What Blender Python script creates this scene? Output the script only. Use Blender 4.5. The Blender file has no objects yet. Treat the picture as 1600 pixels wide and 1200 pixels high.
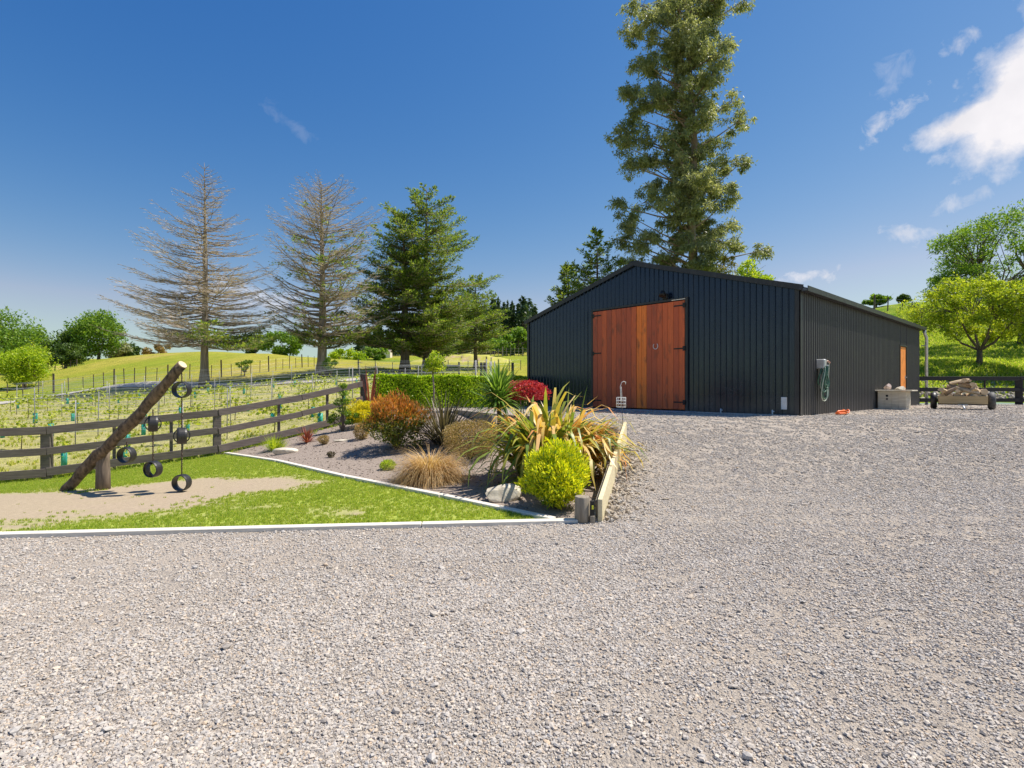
import bpy, bmesh, math, random
import numpy as np
from mathutils import Vector, Matrix
from mathutils.geometry import delaunay_2d_cdt
from math import radians as R, sin, cos, pi

# ------------------------------------------------------------------ camera, world, sun, exposure
S = bpy.context.scene
C = S.collection
FX = 835.0; HY = 605.0; CH = 1.55
cd = bpy.data.cameras.new('camera'); cam = bpy.data.objects.new('camera', cd); C.objects.link(cam)
cam.location = (0, 0, CH); cam.rotation_euler = (R(90), 0, 0)
cd.sensor_width = 36; cd.lens = FX / 1600 * 36; cd.shift_y = 5 / 1600
cd.clip_start = 0.05; cd.clip_end = 5000
S.camera = cam
S.view_settings.view_transform = 'Standard'; S.view_settings.look = 'None'
S.view_settings.exposure = 0.5; S.view_settings.gamma = 1.0
S.render.engine = 'CYCLES'
S.cycles.max_bounces = 6; S.cycles.diffuse_bounces = 3; S.cycles.glossy_bounces = 3; S.cycles.transparent_max_bounces = 6

SUN_EL, SUN_AZ = R(60), R(75)           # azimuth clockwise from +Y
sdir = Vector((sin(SUN_AZ) * cos(SUN_EL), cos(SUN_AZ) * cos(SUN_EL), sin(SUN_EL)))
sl = bpy.data.lights.new('sun', 'SUN'); sl.energy = 4.8; sl.angle = R(0.53); sl.color = (1.0, 0.93, 0.83)
so = bpy.data.objects.new('sun', sl); C.objects.link(so); so.rotation_euler = sdir.to_track_quat('Z', 'Y').to_euler(); so.location = (20, 10, 40)

W = bpy.data.worlds.new('World'); S.world = W; W.use_nodes = True
nt = W.node_tree; nt.nodes.clear()
def N(t, kind, **kw):
    n = t.nodes.new(kind)
    for k, v in kw.items():
        if hasattr(n, k): setattr(n, k, v)
    return n
def Lk(t, a, b): t.links.new(a, b)
sky = N(nt, 'ShaderNodeTexSky', sky_type='NISHITA', sun_disc=False)
sky.sun_elevation = SUN_EL; sky.sun_rotation = SUN_AZ; sky.altitude = 200; sky.air_density = 1.25; sky.dust_density = 0.35; sky.ozone_density = 2.5
tc = N(nt, 'ShaderNodeTexCoord')
noi = N(nt, 'ShaderNodeTexNoise'); noi.inputs['Scale'].default_value = 7.0; noi.inputs['Detail'].default_value = 9; noi.inputs['Roughness'].default_value = 0.62
Lk(nt, tc.outputs['Generated'], noi.inputs['Vector'])
noi2 = N(nt, 'ShaderNodeTexNoise'); noi2.inputs['Scale'].default_value = 14.0; noi2.inputs['Detail'].default_value = 7
Lk(nt, tc.outputs['Generated'], noi2.inputs['Vector'])
noi3 = N(nt, 'ShaderNodeTexNoise'); noi3.inputs['Scale'].default_value = 34.0; noi3.inputs['Detail'].default_value = 8; noi3.inputs['Roughness'].default_value = .6; noi3.inputs['Distortion'].default_value = .4
Lk(nt, tc.outputs['Generated'], noi3.inputs['Vector'])
def vmath(op, a, b=None, cst=None):
    n = N(nt, 'ShaderNodeVectorMath', operation=op); Lk(nt, a, n.inputs[0])
    if b is not None: Lk(nt, b, n.inputs[1])
    if cst is not None: n.inputs[1].default_value = cst
    return n
def mth(op, a, b, clamp=False):
    n = N(nt, 'ShaderNodeMath', operation=op, use_clamp=clamp)
    for i, v in enumerate((a, b)):
        if isinstance(v, (int, float)): n.inputs[i].default_value = v
        else: Lk(nt, v, n.inputs[i])
    return n.outputs[0]
cloud = None
# direction (as seen looking along +Y), angular radii, strength, tilt
for (px, py, ru, rv, k, tilt) in [(1665, 50, .17, .09, 1.0, -.85), (1535, 178, .10, .028, 1.0, -.22), (1615, 125, .09, .065, 1.0, -.1), (1398, 176, .034, .017, .62, -.6), (1265, 431, .040, .012, .8, -.05),
                            (1410, 366, .030, .014, .5, .1), (1490, 322, .034, .012, .4, -.3), (455, 192, .034, .012, .09, .5),
                            (400, 462, .10, .022, .55, .1), (1500, 70, .022, .012, .45, -.3), (1395, 118, .02, .03, .2, 0)]:
    c = Vector(((px - 800) / FX, 1, (HY - py) / FX)).normalized()
    u = c.cross(Vector((0, 0, 1))).normalized(); v = u.cross(c).normalized()
    u2 = u * cos(tilt) - v * sin(tilt); v2 = u * sin(tilt) + v * cos(tilt)
    d = vmath('SUBTRACT', tc.outputs['Generated'], cst=c).outputs[0]
    a = vmath('DOT_PRODUCT', d, cst=u2 / ru).outputs['Value']; b = vmath('DOT_PRODUCT', d, cst=v2 / rv).outputs['Value']; e = vmath('DOT_PRODUCT', d, cst=c * 2).outputs['Value']
    r = mth('ADD', mth('ADD', mth('MULTIPLY', a, a), mth('MULTIPLY', b, b)), mth('MULTIPLY', e, e))
    r = mth('SQRT', r, 0)
    q = mth('SUBTRACT', 1.0, r)
    q = mth('ADD', q, mth('MULTIPLY', mth('SUBTRACT', noi.outputs['Fac'] if k == 1.0 else noi3.outputs['Fac'], .54 if k == 1.0 else .50), 2.3 if k == 1.0 else 4.5))
    if k != 1.0: q = mth('MULTIPLY', q, .45)
    q = mth('MULTIPLY', q, 2.2, clamp=True)
    q = mth('MULTIPLY', q, k)
    cloud = q if cloud is None else mth('MAXIMUM', cloud, q)
ccol = N(nt, 'ShaderNodeMix', data_type='RGBA')
Lk(nt, noi2.outputs['Fac'], ccol.inputs['Factor'])
ccol.inputs['A'].default_value = (4.8, 4.8, 5.2, 1); ccol.inputs['B'].default_value = (7.8, 7.5, 7.6, 1)
# deeper, more saturated blue overhead, as through a polarising filter
spx = N(nt, 'ShaderNodeSeparateColor'); Lk(nt, sky.outputs[0], spx.inputs[0]); tint = N(nt, 'ShaderNodeCombineColor')
for i, (g_, k_) in enumerate(((2.2, .172), (1.29, .435), (.72, 1.26))):
    pw_ = mth('MULTIPLY', mth('POWER', spx.outputs[i], g_), k_)
    if i == 0: red_ = pw_
    else:
        if i == 1: Lk(nt, mth('MINIMUM', red_, mth('MULTIPLY', pw_, .79)), tint.inputs[0])
        Lk(nt, pw_, tint.inputs[i])
mx = N(nt, 'ShaderNodeMix', data_type='RGBA')
Lk(nt, cloud, mx.inputs['Factor']); Lk(nt, tint.outputs[0], mx.inputs['A']); Lk(nt, ccol.outputs['Result'], mx.inputs['B'])
bg = N(nt, 'ShaderNodeBackground'); bg.inputs['Strength'].default_value = 0.10
wo = N(nt, 'ShaderNodeOutputWorld')
Lk(nt, mx.outputs['Result'], bg.inputs['Color']); Lk(nt, bg.outputs[0], wo.inputs['Surface'])

# ------------------------------------------------------------------ helpers
rng = np.random.default_rng(7)
def X(px, d): return (px - 800) / FX * d
def Z(py, d): return CH - (py - HY) / FX * d
def tag(o, label=None, cat=None, group=None, kind=None):
    if label: o['label'] = label
    if cat: o['category'] = cat
    if group: o['group'] = group
    if kind: o['kind'] = kind
    return o
def thing(name, label, cat, loc=(0, 0, 0), rotz=0, group=None):
    o = bpy.data.objects.new(name, None); C.objects.link(o); o.empty_display_size = .2
    o.location = loc; o.rotation_euler = (0, 0, rotz)
    return tag(o, label, cat, group)

# ---- materials
def mat(name):
    m = bpy.data.materials.new(name); m.use_nodes = True; t = m.node_tree
    b = t.nodes['Principled BSDF']; return m, t, b
def ramp(t, fac, stops):
    r = N(t, 'ShaderNodeValToRGB'); Lk(t, fac, r.inputs['Fac'])
    els = r.color_ramp.elements
    while len(els) < len(stops): els.new(.5)
    for e, (p, c) in zip(els, stops): e.position = p; e.color = (*c, 1)
    return r.outputs['Color']
def noise(t, scale, detail=5, rough=.55, vec=None, dist=0, stretch=None):
    n = N(t, 'ShaderNodeTexNoise'); n.inputs['Scale'].default_value = scale; n.inputs['Detail'].default_value = detail
    n.inputs['Roughness'].default_value = rough; n.inputs['Distortion'].default_value = dist
    if vec is None: vec = N(t, 'ShaderNodeTexCoord').outputs['Object']
    if stretch:
        mp = N(t, 'ShaderNodeMapping'); mp.inputs['Scale'].default_value = stretch; Lk(t, vec, mp.inputs['Vector']); vec = mp.outputs[0]
    Lk(t, vec, n.inputs['Vector']); return n.outputs['Fac']
def mixc(t, fac, a, b, mode='MIX'):
    m = N(t, 'ShaderNodeMix', data_type='RGBA', blend_type=mode)
    for s, v in (('Factor', fac), ('A', a), ('B', b)):
        if isinstance(v, (int, float)): m.inputs[s].default_value = v
        elif isinstance(v, tuple): m.inputs[s].default_value = (*v, 1)
        else: Lk(t, v, m.inputs[s])
    return m.outputs['Result']
def bump(t, b, h, dist=.01, strength=.6):
    n = N(t, 'ShaderNodeBump'); n.inputs['Distance'].default_value = dist; n.inputs['Strength'].default_value = strength
    Lk(t, h, n.inputs['Height']); Lk(t, n.outputs[0], b.inputs['Normal'])
def simple(name, c1, c2, scale=8, rough=.7, stretch=None, bd=.004, metal=0, spec=.5, detail=6):
    m, t, b = mat(name)
    f = noise(t, scale, detail, stretch=stretch)
    Lk(t, ramp(t, f, [(.3, c1), (.7, c2)]), b.inputs['Base Color'])
    b.inputs['Roughness'].default_value = rough; b.inputs['Metallic'].default_value = metal
    b.inputs['Specular IOR Level'].default_value = spec
    if bd: bump(t, b, f, bd, .7)
    return m
def leafmat(name, cols, trans=.35, rough=.5, spec=.35):
    m, t, b = mat(name)
    at = N(t, 'ShaderNodeAttribute', attribute_name='rnd')
    trans = min(.55, trans + .12); cols = [tuple(min(.92, v * 1.12) for v in c) for c in cols]; n = len(cols); stops = [(i / max(1, n - 1), c) for i, c in enumerate(cols)]
    col = ramp(t, at.outputs['Fac'], stops)
    Lk(t, col, b.inputs['Base Color']); b.inputs['Roughness'].default_value = rough; b.inputs['Specular IOR Level'].default_value = spec
    tr = N(t, 'ShaderNodeBsdfTranslucent'); Lk(t, mixc(t, 1.0, col, (1.25, 1.2, .6), 'MULTIPLY'), tr.inputs['Color'])
    ms = N(t, 'ShaderNodeMixShader'); ms.inputs[0].default_value = trans
    out = t.nodes['Material Output']; Lk(t, b.outputs[0], ms.inputs[1]); Lk(t, tr.outputs[0], ms.inputs[2]); Lk(t, ms.outputs[0], out.inputs['Surface'])
    return m

# ---- mesh builder
class MB:
    def __init__(s): s.v = []; s.f = []; s.r = []; s.sm = []
    def add(s, vs, fs, rnd=.5, smooth=False):
        o = len(s.v); s.v.extend([tuple(p) for p in vs]); s.f.extend([tuple(i + o for i in f) for f in fs])
        s.r.extend([rnd] * len(fs)); s.sm.extend([smooth] * len(fs)); return s
    def box(s, c, size, M=None, rnd=.5, bev=0):
        hx, hy, hz = [a / 2 for a in size]
        if bev <= 0:
            vs = [Vector((x, y, z)) for x in (-hx, hx) for y in (-hy, hy) for z in (-hz, hz)]
            fs = [(0, 1, 3, 2), (4, 6, 7, 5), (0, 4, 5, 1), (2, 3, 7, 6), (0, 2, 6, 4), (1, 5, 7, 3)]
        else:
            bm = bmesh.new(); bmesh.ops.create_cube(bm, size=1)
            for v in bm.verts: v.co = Vector((v.co.x * size[0], v.co.y * size[1], v.co.z * size[2]))
            bmesh.ops.bevel(bm, geom=bm.edges[:] , offset=bev, segments=1, affect='EDGES')
            bm.verts.index_update(); vs = [v.co.copy() for v in bm.verts]; fs = [[v.index for v in f.verts] for f in bm.faces]; bm.free()
        if M is not None: vs = [M @ v for v in vs]
        c = Vector(c); return s.add([v + c for v in vs], fs, rnd)
    def beam(s, a, b, w, h, up=(0, 0, 1), rnd=.5, bev=0):
        """box from a to b, w across, h along up"""
        a = Vector(a); b = Vector(b); d = b - a; L = d.length; d.normalize()
        sd = d.cross(Vector(up)).normalized(); u = sd.cross(d)
        M = Matrix((d, sd, u)).transposed()
        return s.box((a + b) / 2, (L, w, h), M, rnd, bev)
    def tube(s, pts, rad, n=8, rnd=.5, cap=True, jit=0):
        pts = [Vector(p) for p in pts]; m = len(pts)
        if isinstance(rad, (int, float)): rad = [rad] * m
        vs = []; prev = None
        for i, p in enumerate(pts):
            d = (pts[min(i + 1, m - 1)] - pts[max(i - 1, 0)]).normalized()
            ref = prev if prev is not None else (Vector((0, 0, 1)) if abs(d.z) < .9 else Vector((1, 0, 0)))
            a = (ref - d * ref.dot(d)).normalized(); prev = a; b = d.cross(a)
            for k in range(n):
                t = 2 * pi * k / n; rr = rad[i] * (1 + (random.uniform(-jit, jit) if jit else 0))
                vs.append(p + a * cos(t) * rr + b * sin(t) * rr)
        fs = [(i * n + k, i * n + (k + 1) % n, (i + 1) * n + (k + 1) % n, (i + 1) * n + k) for i in range(m - 1) for k in range(n)]
        s.add(vs, fs, rnd, True)
        if cap:
            o = len(s.v) - len(vs)
            s.f.append(tuple(o + k for k in range(n))[::-1]); s.f.append(tuple(o + (m - 1) * n + k for k in range(n))); s.r += [rnd, rnd]; s.sm += [False, False]
        return s
    def ring(s, c, axis, r, band, thick, n=28):
        """short open cylinder band (a hoop) with its axis along 'axis'"""
        axis = Vector(axis).normalized(); ref = Vector((0, 0, 1)) if abs(axis.z) < .9 else Vector((1, 0, 0))
        a = (ref - axis * ref.dot(axis)).normalized(); b = axis.cross(a); c = Vector(c); vs = []
        prof = [(r, -band / 2), (r + thick * .6, -band * .3), (r + thick * .6, band * .3), (r, band / 2), (r - thick, band / 2), (r - thick, -band / 2)]
        for k in range(n):
            t = 2 * pi * k / n
            for (q, w) in prof: vs.append(c + (a * cos(t) + b * sin(t)) * q + axis * w)
        m = len(prof)
        fs = [(k * m + j, ((k + 1) % n) * m + j, ((k + 1) % n) * m + (j + 1) % m, k * m + (j + 1) % m) for k in range(n) for j in range(m)]
        return s.add(vs, fs, .5, False)
    def build(s, name, m, parent=None, loc=None):
        me = bpy.data.meshes.new(name); me.from_pydata(s.v, [], s.f); me.validate()
        if len(me.polygons) == len(s.f):
            me.polygons.foreach_set('use_smooth', s.sm)
            at = me.attributes.new('rnd', 'FLOAT', 'FACE'); at.data.foreach_set('value', s.r)
        me.materials.append(m); o = bpy.data.objects.new(name, me); C.objects.link(o)
        if parent is not None: o.parent = parent
        if loc is not None: o.location = loc
        return o

def npmesh(name, V, F, m, parent=None, rnd=None):
    """V (n,3), F (m,k) numpy"""
    me = bpy.data.meshes.new(name); V = np.ascontiguousarray(V, np.float32); k = F.shape[1]
    me.vertices.add(len(V)); me.vertices.foreach_set('co', V.ravel())
    me.loops.add(F.size); me.loops.foreach_set('vertex_index', F.astype(np.int32).ravel())
    me.polygons.add(len(F)); me.polygons.foreach_set('loop_start', np.arange(0, F.size, k, dtype=np.int32))
    me.polygons.foreach_set('loop_total', np.full(len(F), k, np.int32))
    if rnd is not None:
        at = me.attributes.new('rnd', 'FLOAT', 'FACE'); at.data.foreach_set('value', np.clip(rnd, 0, 1).astype(np.float32))
    me.update(calc_edges=True); me.materials.append(m)
    o = bpy.data.objects.new(name, me); C.objects.link(o)
    if parent is not None: o.parent = parent
    return o
def unit(a): return a / np.maximum(np.linalg.norm(a, axis=1, keepdims=True), 1e-9)
def diamonds(P, D, Nn, L, Wd, fold=0.0):
    """rhombic leaves: base P, direction D, normal Nn"""
    D = unit(D); Sd = unit(np.cross(D, Nn)); n = len(P)
    L = np.broadcast_to(L, n)[:, None]; Wd = np.broadcast_to(Wd, n)[:, None]
    nn = np.cross(Sd, D)
    V = np.stack([P, P + D * L * .45 + Sd * Wd * .5 + nn * L * fold, P + D * L, P + D * L * .45 - Sd * Wd * .5 + nn * L * fold], 1).reshape(-1, 3)
    return V, np.arange(4 * n).reshape(n, 4)
def rdir(n, zb=0.0, zs=1.0):
    a = rng.normal(size=(n, 3)); a[:, 2] = a[:, 2] * zs + zb; return unit(a)
def leaves(name, P, L, asp, m, parent, out=None, up=.3, rnd=None, zs=1.0, L_j=.35):
    n = len(P); D = rdir(n, up * .5, zs)
    if out is not None: D = unit(D + out)
    Nn = rdir(n, .8)
    LL = L * (1 + rng.uniform(-L_j, L_j, n)); V, F = diamonds(P - D * (LL * .5)[:, None], D, Nn, LL, LL * asp)
    if rnd is None: rnd = rng.random(n)
    return npmesh(name, V, F, m, parent, rnd)

# ---- terrain height: multiquadric interpolation of measured ground points
CP = []
def cp(px, py, d): CP.append((X(px, d), d, Z(py, d)))
for p in [(-14, 4.7, 0), (-8, 5.4, 0), (-4, 5.7, 0), (0, 6.1, 0), (.9, 6.15, 0), (-6.8, 8.87, -.15), (-5.2, 8.0, -.1), (-3, 7.6, -.03), (-14, 8.2, -.42), (-9.66, 11.1, -.36), (-7.1, 12.9, -.08),
          (-4.55, 16.1, .62), (-5.8, 14.5, .25), (-5, 11, .0), (-2.8, 11.2, .12), (-.9, 10.9, .16), (.55, 6.75, .03), (-.1, 7.5, .03), (.5, 9, .14), (1.6, 9.2, .2), (-.3, 12.2, .45), (-2.6, 14.2, .6),
          (-1.6, 15.2, .82), (-4.4, 17.2, .84), (.4, 20.2, .88), (7, 25, .9), (16, 21.9, .86), (22, 21.9, .86), (32, 21.9, .86), (32, 6, .3), (32, -10, 0), (-14, -10, 0), (0, -14, 0), (-30, -10, -1), (-30, 6, -1), (60, -10, 2), (60, 10, 3)]: CP.append(p)
for p in [(0, 690, 15), (300, 668, 18), (0, 655, 22), (250, 640, 24), (0, 632, 38), (100, 618, 40), (210, 603, 42), (320, 606, 40), (400, 596, 45), (450, 606, 32), (560, 596, 40), (503, 591, 45), (640, 590, 40),
          (0, 608, 60), (38, 606, 62), (100, 580, 85), (130, 563, 88), (200, 557, 85), (300, 553, 78), (420, 551, 72), (480, 556, 72), (0, 592, 95), (-150, 590, 90), (540, 572, 80), (632, 581, 50), (600, 561, 120), (700, 580, 55),
          (742, 573, 60), (700, 562, 72), (790, 560, 75), (825, 570, 62), (760, 558, 82), (900, 560, 80), (1075, 590, 40), (1100, 540, 90), (1250, 560, 50), (1440, 617, 23.5), (1600, 615, 24), (1535, 571, 28), (1440, 575, 28), (1590, 541, 36),
          (1500, 508, 50), (1400, 478, 62), (1430, 470, 66), (1330, 490, 66), (1600, 470, 66), (1800, 500, 60), (1900, 560, 35), (1400, 500, 110), (1600, 490, 110), (1250, 520, 110),
          (825, 545, 180), (780, 540, 170), (700, 556, 180), (400, 562, 180), (200, 565, 180), (0, 575, 180), (-300, 570, 150), (2000, 500, 120)]: cp(*p)
for a in range(-60, 61, 12):
    CP.append((sin(R(a)) * 700, cos(R(a)) * 700, 30 if a < 0 else 40))
for a in range(80, 281, 25): CP.append((sin(R(a)) * 300, cos(R(a)) * 300, 0))
CP = np.array(CP, float)
def kern(r): return np.sqrt(r * r + .8)
_A = kern(np.linalg.norm(CP[:, None, :2] - CP[None, :, :2], axis=2)); _n = len(CP)
_M = np.zeros((_n + 1, _n + 1)); _M[:_n, :_n] = _A - np.eye(_n) * .02; _M[:_n, _n] = 1; _M[_n, :_n] = 1
_w = np.linalg.solve(_M, np.append(CP[:, 2], 0))
def G(x, y):
    x = np.asarray(x, float); y = np.asarray(y, float); sh = x.shape
    p = np.stack([x.ravel(), y.ravel()], 1); out = np.empty(len(p))
    for i in range(0, len(p), 20000):
        q = p[i:i + 20000]; out[i:i + 20000] = kern(np.linalg.norm(q[:, None] - CP[None, :, :2], axis=2)) @ _w[:_n] + _w[_n]
    r = out.reshape(sh); return float(r) if sh == () else r
def YZ(x, y):
    t = np.clip((np.asarray(y, float) - 5.8) / 6.2, 0, 1); return .86 * t * t * (3 - 2 * t) + .012 * np.sin(np.asarray(x) * 1.3) * np.sin(np.asarray(y) * 1.1)

FENCE = [(-18.0, 5.3), (-14, 8.1), (-9.66, 11.1), (-7.12, 12.9), (-5.75, 14.5), (-4.55, 16.1)]
E0 = (-18.0, 4.3); E1 = (.9, 6.15); D1 = (.5, 6.115); D0 = (-6.9, 12.85)
BW = [(1.97, 9.5), (.75, 11.4), (-.3, 13.0), (-1.6, 15.2)]          # back of the sunk bed
LAWN = [E0, D1, D0, (-7.3, 12.77)] + FENCE[::-1][2:][1:]
BED = [D1, E1] + BW + [(-4.3, 16.3), (-4.6, 16.05), FENCE[4], (-7.1, 12.92), D0]
YARD = [E0, (-18, -12), (32, -12), (32, 21.9), (16, 21.9), (7, 25), (.4, 20.2), (-4.4, 17.2), (-4.3, 16.3), BW[3], BW[2], BW[1], BW[0], E1, D1]
HOLE = [E0, (-18, -12), (32, -12), (32, 21.9), (16, 21.9), (7, 25), (.4, 20.2), (-4.4, 17.2), (-4.6, 16.05), FENCE[4], (-7.1, 12.92), FENCE[2], FENCE[1], FENCE[0]]
def inpoly(p, poly):
    x, y = p[:, 0], p[:, 1]; r = np.zeros(len(p), bool); n = len(poly)
    for i in range(n):
        (x1, y1), (x2, y2) = poly[i], poly[(i + 1) % n]
        if y1 == y2: continue
        c = ((y1 > y) != (y2 > y)) & (x < (x2 - x1) * (y - y1) / (y2 - y1) + x1); r ^= c
    return r
def dense(poly, step):
    out = []
    for i in range(len(poly)):
        a = np.array(poly[i]); b = np.array(poly[(i + 1) % len(poly)]); n = max(1, int(np.linalg.norm(b - a) / step))
        out += [tuple(a + (b - a) * k / n) for k in range(n)]
    return out
def sheet(name, poly, step, hf, m, skirt=.5, dz=0.0, pts=None, hole=None, kind='structure'):
    pd = dense(poly, step)
    if pts is None:
        xs = [p[0] for p in poly]; ys = [p[1] for p in poly]
        gx, gy = np.meshgrid(np.arange(min(xs), max(xs), step), np.arange(min(ys), max(ys), step))
        pts = np.stack([gx.ravel(), gy.ravel()], 1) + rng.uniform(-.15, .15, (gx.size, 2)) * step
        pts = pts[inpoly(pts, poly)]
    vin = [Vector(p) for p in pd] + [Vector(p) for p in pts]; n = len(pd)
    ed = [(i, (i + 1) % n) for i in range(n)]
    vo, eo, fo, _, _, _ = delaunay_2d_cdt(vin, ed, [], 0, 1e-6)
    V = np.array([(v.x, v.y) for v in vo]); F = np.array([tuple(f) for f in fo if len(f) == 3])
    cen = V[F].mean(1); keep = inpoly(cen, poly) if hole is None else ~inpoly(cen, hole)
    F = F[keep]; z = hf(V[:, 0], V[:, 1]) + dz
    V3 = np.column_stack([V, z])
    o = npmesh(name, V3, F, m)
    if skirt:
        bm = bmesh.new(); bm.from_mesh(o.data); be = [e for e in bm.edges if e.is_boundary]
        g = bmesh.ops.extrude_edge_only(bm, edges=be)['geom']
        for v in g:
            if isinstance(v, bmesh.types.BMVert): v.co.z -= skirt
        bm.to_mesh(o.data); bm.free()
    o.data.polygons.foreach_set('use_smooth', [True] * len(o.data.polygons))
    if kind: o['kind'] = kind
    return o

# ---- scatter: instances of little source meshes on a cloud of points (uncountable ground cover only)
def scatter(name, P, rot, scl, srcs, m=None):
    col = bpy.data.collections.new(name + '_source')
    for s_ in srcs: col.objects.link(s_); C.objects.unlink(s_)
    me = bpy.data.meshes.new(name); me.vertices.add(len(P)); me.vertices.foreach_set('co', np.asarray(P, np.float32).ravel())
    a = me.attributes.new('rot', 'FLOAT_VECTOR', 'POINT'); a.data.foreach_set('vector', np.asarray(rot, np.float32).ravel())
    a = me.attributes.new('scl', 'FLOAT_VECTOR', 'POINT'); a.data.foreach_set('vector', np.asarray(scl, np.float32).ravel())
    a = me.attributes.new('idx', 'INT', 'POINT'); a.data.foreach_set('value', rng.integers(0, len(srcs), len(P)).astype(np.int32))
    o = bpy.data.objects.new(name, me); C.objects.link(o); o['kind'] = 'stuff'
    g = bpy.data.node_groups.new(name, 'GeometryNodeTree')
    g.interface.new_socket('Geometry', in_out='INPUT', socket_type='NodeSocketGeometry'); g.interface.new_socket('Geometry', in_out='OUTPUT', socket_type='NodeSocketGeometry')
    gi = g.nodes.new('NodeGroupInput'); go = g.nodes.new('NodeGroupOutput')
    ip = g.nodes.new('GeometryNodeInstanceOnPoints'); ci = g.nodes.new('GeometryNodeCollectionInfo'); ci.inputs['Collection'].default_value = col
    ci.inputs['Separate Children'].default_value = True; ci.inputs['Reset Children'].default_value = True
    def na(dt, nm):
        q = g.nodes.new('GeometryNodeInputNamedAttribute'); q.data_type = dt; q.inputs['Name'].default_value = nm; return q.outputs['Attribute']
    er = g.nodes.new('FunctionNodeEulerToRotation'); g.links.new(na('FLOAT_VECTOR', 'rot'), er.inputs[0])
    g.links.new(gi.outputs[0], ip.inputs['Points']); g.links.new(ci.outputs[0], ip.inputs['Instance']); ip.inputs['Pick Instance'].default_value = True
    g.links.new(na('INT', 'idx'), ip.inputs['Instance Index']); g.links.new(er.outputs[0], ip.inputs['Rotation']); g.links.new(na('FLOAT_VECTOR', 'scl'), ip.inputs['Scale'])
    g.links.new(ip.outputs[0], go.inputs[0])
    md = o.modifiers.new('scatter', 'NODES'); md.node_group = g
    return o

# ------------------------------------------------------------------ materials
WARM = (1.03, .975, .905)
def gravelmat():
    m, t, b = mat('gravel'); tcn = N(t, 'ShaderNodeTexCoord').outputs['Object']
    big = noise(t, .55, 4, .6, tcn, .6, (.45, 1.5, 1)); mid = noise(t, 3.0, 5, .6, tcn)
    def vor(sc, feat='F1'):
        v = N(t, 'ShaderNodeTexVoronoi', feature=feat); v.inputs['Scale'].default_value = sc
        wv = N(t, 'ShaderNodeVectorMath', operation='ADD'); Lk(t, tcn, wv.inputs[0]); nn = N(t, 'ShaderNodeTexNoise'); nn.inputs['Scale'].default_value = sc * .7
        Lk(t, tcn, nn.inputs['Vector']); ms = N(t, 'ShaderNodeVectorMath', operation='SCALE'); Lk(t, nn.outputs['Color'], ms.inputs[0]); ms.inputs['Scale'].default_value = .6 / sc
        Lk(t, ms.outputs[0], wv.inputs[1]); Lk(t, wv.outputs[0], v.inputs['Vector']); return v
    v1 = vor(46); v2 = vor(95)
    sep = N(t, 'ShaderNodeSeparateColor'); Lk(t, v1.outputs['Color'], sep.inputs[0])
    c1 = ramp(t, sep.outputs[0], [(0, (.22, .21, .205)), (.3, (.38, .35, .32)), (.6, (.50, .455, .40)), (.85, (.43, .42, .41)), (1, (.68, .60, .50))])
    sep2 = N(t, 'ShaderNodeSeparateColor'); Lk(t, v2.outputs['Color'], sep2.inputs[0])
    c2 = ramp(t, sep2.outputs[0], [(0, (.30, .275, .25)), (.5, (.46, .42, .375)), (1, (.56, .51, .45))])
    c = mixc(t, ramp(t, mid, [(.42, (0, 0, 0)), (.6, (1, 1, 1))]), c1, c2)
    c = mixc(t, mixc(t, ramp(t, big, [(.35, (.0, .0, .0)), (.68, (1, 1, 1))]), (0, 0, 0), (.8, .8, .8)), c, (.49, .445, .395))
    c = mixc(t, 1.0, c, WARM, 'MULTIPLY'); Lk(t, c, b.inputs['Base Color']); b.inputs['Roughness'].default_value = .95; b.inputs['Specular IOR Level'].default_value = .2
    h = mth2(t, 'ADD', mth2(t, 'MULTIPLY', v1.outputs['Distance'], -1.0), mth2(t, 'MULTIPLY', v2.outputs['Distance'], -.5))
    h = mth2(t, 'ADD', h, mth2(t, 'MULTIPLY', noise(t, 160, 4, .6, tcn), .8))
    bump(t, b, h, .016, 1.0); return m
def mth2(t, op, a, b):
    n = N(t, 'ShaderNodeMath', operation=op)
    for i, v in enumerate((a, b)):
        if isinstance(v, (int, float)): n.inputs[i].default_value = v
        else: Lk(t, v, n.inputs[i])
    return n.outputs[0]
M_gravel = gravelmat()
def stonemat(name, stops):
    m, t, b = mat(name); oi = N(t, 'ShaderNodeObjectInfo')
    c = ramp(t, oi.outputs['Random'], stops); f = noise(t, 3, 4)
    Lk(t, mixc(t, .35, c, ramp(t, f, [(.3, (.2, .2, .2)), (.7, (1.04, .95, .835))]), 'MULTIPLY'), b.inputs['Base Color'])
    b.inputs['Roughness'].default_value = .9; b.inputs['Specular IOR Level'].default_value = .25; return m
M_stone = stonemat('stone', [(0, (.30, .275, .255)), (.2, (.48, .44, .395)), (.45, (.56, .51, .455)), (.7, (.50, .48, .46)), (.86, (.63, .575, .50)), (.95, (.62, .49, .36)), (1, (.72, .67, .60))])
M_tanstone = stonemat('tan_stone', [(0, (.40, .34, .27)), (.4, (.5, .43, .34)), (.8, (.42, .40, .37)), (1, (.62, .55, .45))])
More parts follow.
